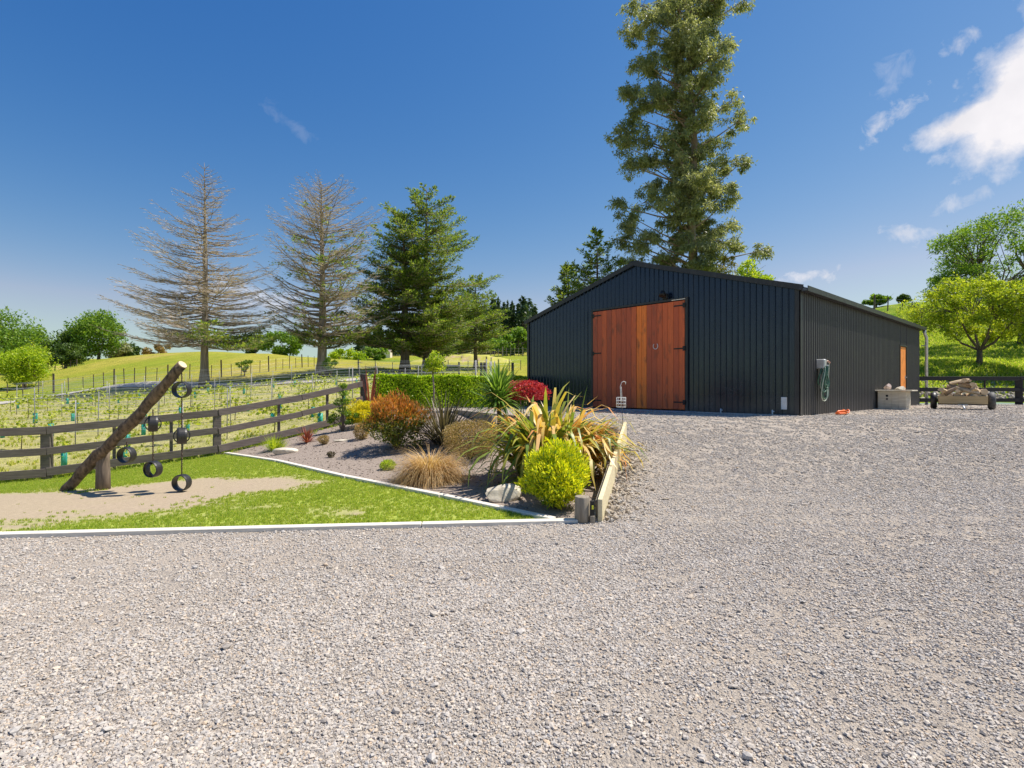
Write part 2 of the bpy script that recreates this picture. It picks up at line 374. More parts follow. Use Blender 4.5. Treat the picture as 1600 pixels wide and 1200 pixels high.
def pasturemat():
    m, t, b = mat('pasture'); tcn = N(t, 'ShaderNodeTexCoord').outputs['Object']
    a = noise(t, .05, 6, .6, tcn); f = noise(t, .9, 8, .7, tcn); g = noise(t, 9, 6, .7, tcn)
    c = ramp(t, a, [(.34, (.20, .29, .03)), (.46, (.31, .36, .04)), (.58, (.43, .40, .07)), (.7, (.54, .42, .15))])
    sp = N(t, 'ShaderNodeSeparateXYZ'); Lk(t, tcn, sp.inputs[0])
    def mr(v, a0, a1):
        q = N(t, 'ShaderNodeMapRange'); Lk(t, v, q.inputs[0]); q.inputs[1].default_value = a0; q.inputs[2].default_value = a1; return q.outputs[0]
    edge = mth2(t, 'ADD', sp.outputs[1], mth2(t, 'MULTIPLY', noise(t, .3, 4, .6, tcn), 8.0))
    vin = mth2(t, 'MULTIPLY', mr(edge, 47, 43), mr(sp.outputs[0], 4, 2)); vin = mth2(t, 'MULTIPLY', vin, ramp(t, noise(t, 1.3, 5, .7, tcn), [(.3, (.35,) * 3), (.6, (.95,) * 3)]))
    c = mixc(t, vin, c, (.56, .51, .27))
    c = mixc(t, mr(sp.outputs[0], 9, 13), c, ramp(t, noise(t, .4, 5, .6, tcn), [(.35, (.15, .26, .02)), (.6, (.30, .38, .04)), (.75, (.42, .40, .10))]))
    c = mixc(t, .6, c, ramp(t, f, [(.3, (.5, .55, .45)), (.7, (1.25, 1.2, 1.1))]), 'MULTIPLY')
    c = mixc(t, .7, c, ramp(t, g, [(.3, (.6, .62, .5)), (.7, (1.25, 1.2, 1.15))]), 'MULTIPLY')
    Lk(t, c, b.inputs['Base Color']); b.inputs['Roughness'].default_value = 1; b.inputs['Specular IOR Level'].default_value = .1
    bump(t, b, g, .25, .7); return m
M_pasture = pasturemat()
def lawnmat():
    m, t, b = mat('lawn_soil'); f = noise(t, 20, 6, .7); h = noise(t, 120, 4, .6)
    c = ramp(t, f, [(.3, (.34, .265, .18)), (.7, (.46, .365, .255))]); at = N(t, 'ShaderNodeAttribute', attribute_name='turf')
    c = mixc(t, at.outputs['Fac'], c, ramp(t, f, [(.3, (.24, .32, .03)), (.7, (.42, .46, .08))]))
    Lk(t, c, b.inputs['Base Color']); b.inputs['Roughness'].default_value = 1; bump(t, b, h, .01, .8); return m
M_lawn = lawnmat()
M_mulch = simple('mulch', (.17, .135, .11), (.42, .35, .295), 55, .95, bd=.02, spec=.15)
M_track = simple('track_gravel', (.34, .31, .27), (.52, .48, .42), 3, .95, bd=.02)
M_edging = simple('pale_timber', (.62, .56, .46), (.80, .75, .66), 3, .7, (1, 14, 14), .003)
M_newboard = simple('treated_timber', (.60, .50, .30), (.76, .68, .45), 2.5, .65, (1.2, 9, 9), .003)
M_fence = simple('weathered_dark_rail', (.085, .068, .062), (.17, .14, .125), 4, .75, (1, 1, 12), .004)
M_blackfence = simple('black_stained_timber', (.012, .011, .011), (.03, .027, .025), 4, .7, (1, 1, 10), .003)
M_log = simple('rough_log', (.03, .02, .013), (.26, .185, .12), 11, .9, (1.6, 1, .8), .05, detail=10)
M_logend = simple('cut_end', (.58, .42, .25), (.76, .60, .40), 9, .8)
M_postold = simple('weathered_post', (.17, .14, .10), (.36, .31, .24), 5, .85, (6, 6, .6), .006)
M_tyre = simple('black_rubber', (.012, .012, .013), (.035, .033, .033), 6, .45, bd=.002)
M_chain = simple('rusty_chain', (.06, .04, .03), (.14, .10, .08), 20, .5, metal=.7)
M_steel = simple('galvanised_steel', (.42, .43, .44), (.62, .63, .64), 6, .45, metal=.6, bd=0)
M_white = simple('white_plastic', (.62, .62, .60), (.78, .78, .76), 6, .5, bd=0)
M_bark = simple('bark', (.07, .052, .04), (.22, .17, .135), 2.0, .9, (4, 4, .6), .06, detail=8)
M_greybark = simple('grey_bark', (.16, .13, .105), (.36, .30, .25), 2.0, .9, (4, 4, .6), .05, detail=8)
M_gumbark = simple('gum_bark', (.14, .085, .055), (.40, .31, .23), 1.2, .8, (3, 3, .4), .03, detail=7)
M_rock = simple('pale_rock', (.42, .36, .27), (.72, .66, .54), 7, .85, bd=.025, detail=9)
M_concrete = simple('concrete', (.30, .29, .28), (.42, .41, .40), 5, .85)
M_teal = simple('teal_guard', (.02, .34, .26), (.06, .46, .36), 5, .5, bd=0)
M_clay = simple('clay_bank', (.32, .23, .13), (.52, .39, .25), 2, .95, bd=.1)
def _cg():
    t = M_clay.node_tree; b = t.nodes['Principled BSDF']; src = b.inputs['Base Color'].links[0].from_socket; ge = N(t, 'ShaderNodeNewGeometry'); sp = N(t, 'ShaderNodeSeparateXYZ'); Lk(t, ge.outputs['True Normal'], sp.inputs[0])
    f = N(t, 'ShaderNodeMath', operation='ADD'); Lk(t, sp.outputs[2], f.inputs[0]); Lk(t, mth2(t, 'SUBTRACT', noise(t, .8, 4), .85), f.inputs[1])
    Lk(t, mixc(t, ramp(t, f.outputs[0], [(.25, (0, 0, 0)), (.5, (1, 1, 1))]), src, (.42, .40, .07)), b.inputs['Base Color']); f.use_clamp = True


def blackmetal(name, rough, base, spec=.5, dust=.55):
    m, t, b = mat(name)
    f = noise(t, 2.2, 7, .7); g = noise(t, 30, 3, .7)
    st = noise(t, 5, 6, .65, None, .3, (3, 3, .18)); sp = N(t, 'ShaderNodeSeparateXYZ'); Lk(t, N(t, 'ShaderNodeTexCoord').outputs['Object'], sp.inputs[0])
    c_ = mixc(t, ramp(t, g, [(.62, (0, 0, 0)), (.8, (.5, .5, .5))]), base, (.12, .115, .11)); c_ = mixc(t, ramp(t, st, [(.5, (0, 0, 0)), (.8, (dust,) * 3)]), c_, (.07, .072, .078))
    low = N(t, 'ShaderNodeMapRange'); Lk(t, sp.outputs[2], low.inputs[0]); low.inputs[1].default_value = .45; low.inputs[2].default_value = -.1; low.inputs[4].default_value = .8
    Lk(t, mixc(t, mth2(t, 'MULTIPLY', low.outputs[0], f), c_, (.16, .145, .13)), b.inputs['Base Color'])
    Lk(t, ramp(t, f, [(.3, (rough,) * 3), (.75, (rough + .16,) * 3)]), b.inputs['Roughness']); b.inputs['Specular IOR Level'].default_value = spec
    return m
M_shed = blackmetal('black_coloursteel', .16, (.004, .010, .024), .6, .3)  # blue sky sheen on the shaded wall is put into the base colour
M_shed.node_tree.nodes['Principled BSDF'].inputs['Specular Tint'].default_value = (.75, .86, 1.0, 1)
M_shedside = blackmetal('black_cladding_sunlit', .42, (.044, .041, .040))  # same black cladding in a lighter base, grazing sun put into the colour
M_trim = blackmetal('black_flashing', .38, (.018, .018, .020))
M_iron = simple('black_iron', (.012, .012, .012), (.03, .028, .026), 10, .5, bd=0, metal=.3)
def doormat(name, stops):
    m, t, b = mat(name); tcn = N(t, 'ShaderNodeTexCoord').outputs['Object']
    at = N(t, 'ShaderNodeAttribute', attribute_name='rnd').outputs['Fac']
    base = ramp(t, at, stops)
    off = N(t, 'ShaderNodeVectorMath', operation='ADD'); cx = N(t, 'ShaderNodeCombineXYZ'); Lk(t, mth2(t, 'MULTIPLY', at, 37.0), cx.inputs[0]); Lk(t, mth2(t, 'MULTIPLY', at, 91.0), cx.inputs[2])
    Lk(t, tcn, off.inputs[0]); Lk(t, cx.outputs[0], off.inputs[1])
    kn = noise(t, 2.0, 3, .6, off.outputs[0], 0, (2.6, 2.6, 1.1)); gr = noise(t, 6, 7, .7, off.outputs[0], 1.0, (9, 9, .35))
    c = mixc(t, .75, base, ramp(t, gr, [(.3, (.62, .55, .5)), (.7, (1.2, 1.15, 1.1))]), 'MULTIPLY')
    c = mixc(t, ramp(t, kn, [(.54, (0, 0, 0)), (.72, (.65, .65, .65))]), c, (.18, .055, .025))
    Lk(t, c, b.inputs['Base Color']); b.inputs['Roughness'].default_value = .5; bump(t, b, gr, .002, .5); return m
M_door = doormat('stained_cedar', [(0, (.42, .085, .035)), (.4, (.60, .115, .036)), (.75, (.74, .15, .038)), (.97, (.80, .18, .045)), (1, (1.0, .245, .03))])
M_orange = doormat('orange_door', [(0, (.95, .30, .05)), (1, (1.0, .36, .06))])

L_cedar = leafmat('cedar_needles', [(.04, .08, .025), (.10, .17, .035), (.20, .28, .045), (.33, .39, .08)], .4)
L_dead = leafmat('dead_twigs', [(.20, .16, .135), (.34, .28, .24), (.46, .39, .34), (.54, .47, .41)], .1, .8)
L_gum = leafmat('gum_leaves', [(.12, .15, .07), (.21, .24, .12), (.31, .34, .18), (.47, .47, .30)], .4, .45, .5)
L_green = leafmat('green_leaves', [(.06, .13, .015), (.12, .23, .025), (.21, .33, .04), (.32, .43, .07)], .35)
L_dkgreen = leafmat('dark_green_leaves', [(.04, .08, .018), (.08, .14, .028), (.14, .20, .045)], .3)
L_lime = leafmat('lime_leaves', [(.14, .24, .012), (.27, .40, .02), (.42, .52, .04), (.55, .58, .07)], .45)
L_hedge = leafmat('hedge_leaves', [(.14, .28, .01), (.28, .46, .018), (.46, .62, .035), (.64, .74, .10)], .5, .35, .5)
L_yellow = leafmat('yellow_leaves', [(.30, .33, .01), (.55, .50, .015), (.75, .66, .03), (.80, .74, .10)], .3)
L_conifer = leafmat('gold_conifer', [(.18, .30, .012), (.42, .52, .015), (.70, .70, .02), (.85, .78, .05)], .3)
L_nandina = leafmat('red_orange_leaves', [(.10, .10, .02), (.36, .17, .03), (.60, .24, .06), (.66, .36, .12)], .35)
L_nandg = leafmat('nandina_green', [(.05, .09, .015), (.11, .14, .02), (.26, .21, .03)], .3)
L_maple = leafmat('crimson_leaves', [(.14, .010, .02), (.34, .022, .04), (.55, .06, .09), (.66, .14, .16)], .3)
L_copr = leafmat('brown_shrub_leaves', [(.12, .12, .03), (.26, .20, .06), (.42, .29, .14), (.50, .37, .20)], .25)
L_tuss = leafmat('tan_tussock', [(.30, .19, .08), (.46, .31, .14), (.62, .44, .22), (.74, .56, .32)], .25, .6)
L_flax = leafmat('striped_flax', [(.11, .20, .035), (.28, .33, .05), (.52, .42, .08), (.72, .47, .14), (.84, .64, .28), (.70, .28, .09)], .25, .4, .5)
L_dkflax = leafmat('dark_flax', [(.035, .035, .02), (.075, .06, .035), (.13, .11, .07), (.2, .17, .12)], .2, .45)
L_cord = leafmat('cordyline_leaves', [(.05, .11, .015), (.11, .22, .03), (.22, .36, .06), (.34, .48, .12)], .25, .4, .5)
L_redcord = leafmat('red_cordyline', [(.14, .03, .02), (.28, .07, .05), (.36, .12, .08)], .25)
L_grass = leafmat('lawn_grass', [(.18, .29, .03), (.29, .41, .04), (.42, .49, .07), (.62, .57, .24)], .5, .6)
L_vine = leafmat('vine_leaves', [(.22, .32, .03), (.38, .46, .05), (.54, .56, .12)], .4)
L_apple = leafmat('apple_leaves', [(.12, .20, .02), (.26, .36, .025), (.43, .50, .035), (.58, .60, .09)], .4)
L_pine = leafmat('pine_needles', [(.03, .06, .03), (.055, .095, .04), (.09, .135, .055)], .15)
L_tangrass = leafmat('dry_grass', [(.32, .40, .04), (.46, .50, .08), (.62, .56, .20)], .3)

# ------------------------------------------------------------------ ground
angs = np.radians(np.arange(0, 360, 1.6)); rads = np.concatenate([np.arange(4, 60, 1.0), 60 * 1.06 ** np.arange(0, 45)])
aa, rr = np.meshgrid(angs, rads); pp = np.stack([(rr * np.sin(aa + rr * .01)).ravel(), (rr * np.cos(aa + rr * .01)).ravel()], 1)
pp = pp[~inpoly(pp, HOLE)]
def GH(x, y):
    z = G(x, y); dd = np.hypot(x, y); k = np.clip((dd - 25) / 40, 0, 1)
    return z + k * (.35 * np.sin(x * .11 + 1) * np.sin(y * .09) + .12 * np.sin(x * .37) * np.cos(y * .31))
sheet('ground', HOLE, 1.0, GH, M_pasture, skirt=0, pts=pp, hole=HOLE)
sheet('gravel_yard', YARD, .45, YZ, M_gravel, skirt=1.0)
lawn = sheet('lawn', LAWN, .22, G, M_lawn, skirt=.4)
def dirt(x, y):
    """1 where bare earth under the tyre climber"""
    rs = np.random.default_rng(5); w = 0
    for f_, am in ((1.0, .22), (2.3, .2), (5.0, .2), (11.0, .16), (23.0, .12)):
        for _ in range(4):
            an = rs.uniform(0, 6.28); w = w + am * .6 * np.sin((x * cos(an) + y * sin(an)) * f_ * rs.uniform(.7, 1.3) + rs.uniform(0, 6.28))
    q1 = ((x + 9.4) / 5.0) ** 2 + ((y - 7.45 + .02 * (x + 6.9)) / 1.7) ** 2; q2 = ((x + 5.0) / 1.9) ** 2 + ((y - 8.75) / .85) ** 2; q4 = ((x + 2.0) / .16) ** 2 + ((y - 6.6) / .09) ** 2
    q3 = ((x + 3.0) / 3.4) ** 2 + ((y - 7.6) / 1.5) ** 2
    return np.clip(np.clip(1.3 * (1.5 - np.minimum.reduce([q1, q2, q4])) + w * .9, 0, 1) * .97 + np.clip((w - .25) * .7 * (q3 < 1), 0, .5), 0, 1)
co = np.empty(len(lawn.data.vertices) * 3, np.float32); lawn.data.vertices.foreach_get('co', co); co = co.reshape(-1, 3)
at = lawn.data.attributes.new('turf', 'FLOAT', 'POINT'); at.data.foreach_set('value', (1 - dirt(co[:, 0], co[:, 1])).astype(np.float32))
sheet('garden_soil', BED, .2, G, M_mulch, skirt=.4)
# pale farm track behind the vineyard
tr = [(X(-60, 38), 38), (X(200, 41.5), 41.5), (X(330, 41), 41), (X(420, 40), 40), (X(520, 40), 40), (X(620, 42), 42)]
V = []
for i, (x, y) in enumerate(tr):
    pass
path = []
for i in range(len(tr) - 1):
    for k in range(10):
        a = np.array(tr[i]); b = np.array(tr[i + 1]); path.append(a + (b - a) * k / 10)
vs = []; 
for p in path:
    for w in (-1.6, -.8, 0, .8, 1.6): vs.append((p[0], p[1] + w, GH(p[0], p[1] + w) + .06))
F = [(i * 5 + j, (i + 1) * 5 + j, (i + 1) * 5 + j + 1, i * 5 + j + 1) for i in range(len(path) - 1) for j in range(4)]
o = npmesh('farm_track', np.array(vs), np.array(F), M_track); o['kind'] = 'structure'

# gravel stones
def mkstone(m, seed):
    random.seed(seed); bm = bmesh.new(); bmesh.ops.create_icosphere(bm, subdivisions=1, radius=.5)
    sx, sy, sz = random.uniform(.8, 1.4), random.uniform(.55, 1), random.uniform(.4, .8)
    for v in bm.verts:
        k = random.uniform(.62, 1.2); v.co = Vector((v.co.x * sx * k, v.co.y * sy * k, v.co.z * sz * k))
    me = bpy.data.meshes.new('stone'); bm.to_mesh(me); bm.free(); me.materials.append(m); o = bpy.data.objects.new('stone', me); C.objects.link(o); return o
def stones(name, xr, yr, dens, s0, s1, m, hf=YZ, poly=YARD, wedge=1.25, sink=.1, keep=None):
    n = int((xr[1] - xr[0]) * (yr[1] - yr[0]) * dens); p = np.stack([rng.uniform(*xr, n), rng.uniform(*yr, n)], 1)
    p = p[inpoly(p, poly) & (np.abs(p[:, 0]) < wedge * p[:, 1] + 1.5)]
    if keep is not None: p = p[keep(p)]
    n = len(p); s = s0 * (s1 / s0) ** (rng.random(n) ** 2.6)
    return p, s
def cover(p):   # patchy: compacted wheel tracks carry fewer loose stones
    x, y = p[:, 0], p[:, 1]
    f = .5 + .5 * np.sin(x * .9 + 1.5 * np.sin(y * .8) + y * .5); g = .5 + .5 * np.sin(y * 1.9 + .35 * x + .6 * np.sin(x * .7))
    tr_ = np.exp(-((y - 4.55 + .06 * x) / .30) ** 2) * (x < 1.5)
    f2 = .5 + .5 * np.sin(x * .37 + 2.2 * np.sin(y * .31 + x * .22) + 1.3 * np.sin(y * .9)); arc = np.hypot(x - 9, y + 3); tk = np.exp(-((arc - 8.2) / .33) ** 2) + np.exp(-((arc - 9.8) / .33) ** 2) + np.exp(-((arc - 13.4) / .4) ** 2)
    return rng.random(len(p)) < (.14 + .86 * (f * g * .5 + f2 * .5) ** 1.2) * (1 - .75 * tr_) * (1 - .6 * np.minimum(1, tk))
ps = []; ss = []
for (yr, dens, s0, s1) in [((1.2, 3.2), 2600, .009, .034), ((3.2, 5.2), 2200, .010, .036), ((5.2, 8), 1900, .010, .040), ((8, 13), 1100, .012, .05), ((13, 21.5), 200, .018, .06)]:
    xm = min(22, 1.2 * yr[1] + 1.5); p, s = stones('g', (-min(xm, 14), xm), yr, dens, s0, s1, None, keep=cover); ps.append(p); ss.append(s)
p, s = stones('g', (-8, 14), (1.2, 14), 7, .03, .07, None); ps.append(p); ss.append(s)
p = np.concatenate(ps); s = np.concatenate(ss); n = len(p)
P = np.column_stack([p, YZ(p[:, 0], p[:, 1]) + s * .2])
o = scatter('gravel', P, np.column_stack([rng.uniform(-.35, .35, n), rng.uniform(-.35, .35, n), rng.uniform(0, 6.28, n)]), np.repeat(s[:, None], 3, 1), [mkstone(M_stone, i) for i in range(8)])
# tightly packed small crushed stone in the near yard: each source is a hand-sized patch of chips
M_fines = M_stone.copy(); M_fines.name = 'crushed_stone'
_t = M_fines.node_tree; _a = N(_t, 'ShaderNodeAttribute', attribute_name='rnd'); _r = [n for n in _t.nodes if n.type == 'VALTORGB' and n.inputs[0].links and n.inputs[0].links[0].from_node.type == 'OBJECT_INFO'][0]
Lk(_t, _a.outputs['Fac'], _r.inputs[0])
def chips(seed):
    random.seed(seed); b = MB()
    for i in range(26):
        q, a = .062 * random.random() ** .5, random.uniform(0, 6.28); r_ = random.choice((.0035, .0045, .0055, .0065, .0085)) * random.uniform(.85, 1.25); c = Vector((q * cos(a), q * sin(a), r_ * random.uniform(-.1, .55)))
        M = Matrix.Rotation(random.uniform(0, 6), 3, 'Z') @ Matrix.Rotation(random.uniform(-.6, .6), 3, 'X'); k = [random.uniform(.65, 1.25) for _ in range(8)]
        vs = [c + M @ Vector((x * r_ * random.uniform(.8, 1.4), y * r_ * k[j % 8] * .85, z * r_ * .62 * k[(j + 3) % 8])) for j, (x, y, z) in enumerate([(-1, -.8, -.6), (1, -.7, -.7), (.9, .8, -.6), (-.8, .9, -.7), (-.7, -.6, .7), (.6, -.7, .6), (.7, .5, .8), (-.6, .7, .6)])]
        b.add(vs, [(3, 2, 1, 0), (4, 5, 6, 7), (0, 1, 5, 4), (1, 2, 6, 5), (2, 3, 7, 6), (3, 0, 4, 7)], random.random())
    return b.build('chips', M_fines)
pc = []
for (yr, dens) in (((1.2, 3.4), 620), ((3.4, 5.2), 480), ((5.2, 7.5), 300), ((7.5, 10), 200), ((10, 13.5), 120), ((13.5, 21), 45)):
    xm = 1.2 * yr[1] + 1.5; n = int(2 * xm * (yr[1] - yr[0]) * dens); q = np.stack([rng.uniform(-xm, xm, n), rng.uniform(*yr, n)], 1); q = q[inpoly(q, YARD) & (np.abs(q[:, 0]) < 1.2 * q[:, 1] + 1.2)]
    k = (cover(q) | (rng.random(len(q)) < .22)) & (rng.random(len(q)) < np.clip(1.35 - q[:, 1] * .055, .25, 1)); pc.append(q[k])
p = np.concatenate(pc); n = len(p); sc_ = rng.uniform(.8, 1.5, n) * np.clip(.75 + p[:, 1] * .04, .85, 1.35); az_ = rng.uniform(0, 6.28, n); tl_ = np.arctan((YZ(p[:, 0], p[:, 1] + .05) - YZ(p[:, 0], p[:, 1] - .05)) / .1)
scatter('crushed_stone', np.column_stack([p, YZ(p[:, 0], p[:, 1]) + .001]), np.column_stack([tl_ * np.cos(az_) + rng.uniform(-.03, .03, n), -tl_ * np.sin(az_) + rng.uniform(-.03, .03, n), az_]), np.repeat(sc_[:, None], 3, 1), [chips(i) for i in range(9)])
# loose tan rubble against the retaining board
n = 620; t = rng.random(n); off = np.abs(rng.normal(0, .22, n)) + .05
bx_ = .98 + (1.97 - .98) * t + off; by_ = 6.1 + 3.4 * t; s = rng.uniform(.025, .085, n) * (1 - .3 * rng.random(n))
P = np.column_stack([bx_, by_, YZ(bx_, by_) + s * .2 + np.maximum(0, .10 - off * .4) * (.3 + .7 * np.sin(t * 3.14))])
scatter('rubble', P, rng.uniform(-1, 1, (n, 3)) * [1, 1, 3], np.repeat(s[:, None], 3, 1), [mkstone(M_tanstone, 20 + i) for i in range(6)])
# chips on the bed
n = 9000; p = np.stack([rng.uniform(-7.2, 2, n), rng.uniform(6, 16.5, n)], 1); p = p[inpoly(p, BED)]; n = len(p)
M_chip = stonemat('bark_chip', [(0, (.12, .09, .07)), (.5, (.27, .22, .18)), (1, (.46, .40, .34))])
s = rng.uniform(.012, .045, n); P = np.column_stack([p, G(p[:, 0], p[:, 1]) + s * .1])
scatter('mulch_chips', P, rng.uniform(-1, 1, (n, 3)) * [.5, .5, 3], np.stack([s * 1.6, s, s * .5], 1), [mkstone(M_chip, 40 + i) for i in range(4)])
# rubble bank behind the right fence
n = 1500; x = rng.uniform(15.5, 27, n); y = rng.uniform(22.4, 25.5, n); s = rng.uniform(.05, .25, n)
scatter('bank_rubble', np.column_stack([x, y, GH(x, y) + .03]), rng.uniform(-1, 1, (n, 3)) * [1, 1, 3], np.repeat(s[:, None], 3, 1), [mkstone(M_tanstone, 60 + i) for i in range(4)])

# grass tufts
def mktuft(m, seed, nb=9, h=1.0, w=.09, spread=.5):
    random.seed(seed); b = MB()
    for i in range(nb):
        a = random.uniform(0, 6.28); x, y = random.gauss(0, .28), random.gauss(0, .28); hh = h * random.uniform(.5, 1.1); dx, dy = cos(a) * spread * hh * random.random(), sin(a) * spread * hh * random.random()
        q = random.uniform(0, 3.14); wx, wy = cos(q) * w, sin(q) * w
        b.add([(x - wx, y - wy, 0), (x + wx, y + wy, 0), (x + dx * .5 + wx * .7, y + dy * .5 + wy * .7, hh * .6), (x + dx * .5 - wx * .7, y + dy * .5 - wy * .7, hh * .6), (x + dx * 1.3, y + dy * 1.3, hh)],
              [(0, 1, 2, 3), (3, 2, 4)], random.random())
    return b.build('tuft', m)
def tufts(name, p, h, hf, m, seed, scale_xy=1.0):
    n = len(p); s = h * rng.uniform(.6, 1.3, n)
    return scatter(name, np.column_stack([p, hf(p[:, 0], p[:, 1])]), np.column_stack([np.zeros(n), np.zeros(n), rng.uniform(0, 6.28, n)]), np.stack([s * scale_xy, s * scale_xy, s], 1), [mktuft(m, seed + i) for i in range(5)])
n = 120000; p = np.stack([rng.uniform(-14, .6, n), rng.uniform(4.3, 12.9, n)], 1); p = p[inpoly(p, LAWN) & (np.abs(p[:, 0]) < 1.3 * p[:, 1] + .5)]
k = dirt(p[:, 0], p[:, 1]); p = p[rng.random(len(p)) > k * 1.05 - .02]
tufts('grass', p, .028, G, L_grass, 3, 1.3)
# rough verge along the fence, both sides, and meadow on the vineyard floor
fp = []
for i in range(1, len(FENCE) - 1):
    a = np.array(FENCE[i]); b = np.array(FENCE[i + 1]); n = int(np.linalg.norm(b - a) * 130); t = rng.random((n, 1)); q = a + (b - a) * t
    nrm = np.array([-(b - a)[1], (b - a)[0]]) / np.linalg.norm(b - a); fp.append(q + nrm * rng.normal(.12, .16, (n, 1)))
tufts('verge_grass', np.concatenate(fp), .07, G, L_grass, 31)
n = 8000; y = 11 + 32 * rng.random(n) ** 1.3; x = -y * rng.uniform(0.0, 1.15, n); p = np.stack([x, y], 1); p = p[~inpoly(p, HOLE)]
keep = (np.sin(p[:, 0] * .9 + p[:, 1] * 2.6) + rng.normal(0, .6, len(p))) > -.5; p = p[keep]
tufts('meadow_grass', p, .09, GH, L_tangrass, 41, 1.3)
n = 14000; y = rng.uniform(24, 60, n); x = y * rng.uniform(.72, 1.1, n); p = np.stack([x, y], 1)
tufts('hill_grass', p, .20, GH, L_grass, 51, 1.6)

# ------------------------------------------------------------------ shed
C0 = Vector((6.83, 12.70, 0)); FDIR = Vector((-.676, .737, 0)).normalized(); SDIR = Vector((.737, .676, 0)).normalized()
FN = -SDIR; SN = -FDIR; SZ = .91; FW = 9.25; SLEN = 12.9; EAVE = 3.0; RIDGE = 4.34; FB = -.06
shed = thing('shed', 'long black corrugated metal barn with a gable roof and rust-stained timber doors', 'shed', (C0.x, C0.y, SZ), math.atan2(SDIR.y, SDIR.x))
# local frame of the shed: +x runs back along the side wall, +y runs left along the front wall, corner at the origin
def roofz(v): return EAVE + (RIDGE - EAVE) * (1 - abs(v - FW / 2) / (FW / 2))
def ribs(L, pitch=.155, rw=.03, rh=.022):
    us = [(0, 0)]; u = .07
    while u + rw * 2 < L:
        us += [(u, 0), (u + rw * .45, rh), (u + rw * 1.1, rh), (u + rw * 1.55, 0)]; u += pitch
    us.append((L, 0)); return us
def clad(name, L, zb, zt, fn, m, openings=(), parent=shed, rw=.03, rh=.022):
    """fn(u, off, z) -> local point"""
    us = ribs(L, rw=rw, rh=rh)
    for (a, b_, _, _) in openings:
        for q in (a, b_):
            us = [w for w in us if abs(w[0] - q) > .012] + [(q, 0)]
    us.sort(); b = MB()
    for (u0, o0), (u1, o1) in zip(us[:-1], us[1:]):
        um = (u0 + u1) / 2; segs = [(zb, None)]
        lo = zb
        spans = []
        for (a, b_, z0, z1) in openings:
            if a < um < b_:
                if z0 > zb + .01: spans.append((zb, zb, z0, z0))
                spans.append((z1, z1, zt(u0), zt(u1))); lo = None
        if lo is not None: spans = [(zb, zb, zt(u0), zt(u1))]
        for (a0, a1, t0, t1) in spans:
            b.add([fn(u0, o0, a0), fn(u1, o1, a1), fn(u1, o1, t1), fn(u0, o0, t0)], [(0, 1, 2, 3)])
    return b.build(name, m, parent)
DU0, DU1, DSPLIT, DTOP = 2.94, 6.19, 4.53, 3.08
clad('front_wall', FW, FB, lambda u: roofz(u) - .02, lambda u, o, z: (-o, u, z), M_shed, [(DU0, DU1, FB, DTOP)])
SDO0, SDO1, SDT = 9.55, 10.5, 2.12
clad('side_wall', SLEN, FB, lambda u: EAVE - .02, lambda u, o, z: (u, -o, z), M_shedside, [(SDO0, SDO1, FB, SDT)], rw=.07, rh=.036)
clad('side_wall', SLEN, FB, lambda u: EAVE - .02, lambda u, o, z: (u, FW + o, z), M_shed)
clad('rear_wall', FW, FB, lambda u: roofz(u) - .02, lambda u, o, z: (SLEN + o, u, z), M_shed)
for sgn in (0, 1):
    b = MB(); rb = ribs(SLEN + .12, .19)
    for (u0, o0), (u1, o1) in zip(rb[:-1], rb[1:]):
        ye = -.09 if sgn == 0 else FW + .09; sl_ = (RIDGE - EAVE) / (FW / 2)
        b.add([(u0 - .06, ye, EAVE + .03 - .09 * sl_ + o0), (u1 - .06, ye, EAVE + .03 - .09 * sl_ + o1), (u1 - .06, FW / 2, RIDGE + .03 + o1), (u0 - .06, FW / 2, RIDGE + .03 + o0)], [(0, 1, 2, 3)])
    b.build('roof', M_trim, shed)
# flashings: barge boards, ridge cap, corner trims
for sgn in (0, 1):
    ye = -.10 if sgn == 0 else FW + .10; sl_ = (RIDGE - EAVE) / (FW / 2); b = MB()
    b.beam((-.075, ye, EAVE + .02 - .10 * sl_), (-.075, FW / 2, RIDGE + .02), .03, .13); b.build('barge_flashing', M_trim, shed)
b = MB(); b.beam((-.09, FW / 2, RIDGE + .075), (SLEN + .06, FW / 2, RIDGE + .075), .3, .03); b.build('ridge_cap', M_trim, shed)
b = MB(); b.box((-.028, .045, (EAVE + FB) / 2), (.008, .10, EAVE - FB - .03)); b.box((.04, -.028, (EAVE + FB) / 2), (.10, .008, EAVE - FB - .03)); b.build('corner_flashing', M_trim, shed)
b = MB(); b.box((-.028, FW - .045, (EAVE + FB) / 2), (.008, .10, EAVE - FB - .05)); b.build('corner_flashing', M_trim, shed)
# gutter and downpipe
b = MB(); g = [(-.10, .0), (-.24, .0), (-.25, .12), (-.235, .125), (-.225, .015), (-.115, .015), (-.11, .11), (-.10, .11)]; vs = []
for x_ in (-.07, SLEN + .06): vs += [(x_, y_ + .03, z_ + EAVE - .10) for (y_, z_) in g]
k = len(g); b.add(vs, [(i, (i + 1) % k, k + (i + 1) % k, k + i) for i in range(k)] + [tuple(range(k))[::-1], tuple(range(k, 2 * k))]); b.build('gutter', M_trim, shed)
b = MB(); b.tube([(SLEN - .02, -.16, EAVE - .09), (SLEN + .0, -.16, EAVE - .22), (SLEN + .12, -.20, EAVE - .38), (SLEN + .12, -.20, FB)], .055, 12)
for zz in (.9, 2.3): b.box((SLEN + .06, -.13, zz), (.16, .16, .03))
b.build('downpipe', M_steel, shed)
# concrete threshold
b = MB(); b.box((-.17, (DU0 + DU1) / 2 + .15, -.07), (.44, DU1 - DU0 + .9, .10), bev=.01); b.build('threshold', M_concrete, shed)
b = MB(); b.box((-.045, 1.45, -.055), (.07, 2.85, .05)); b.build('base_flashing', M_steel, shed)
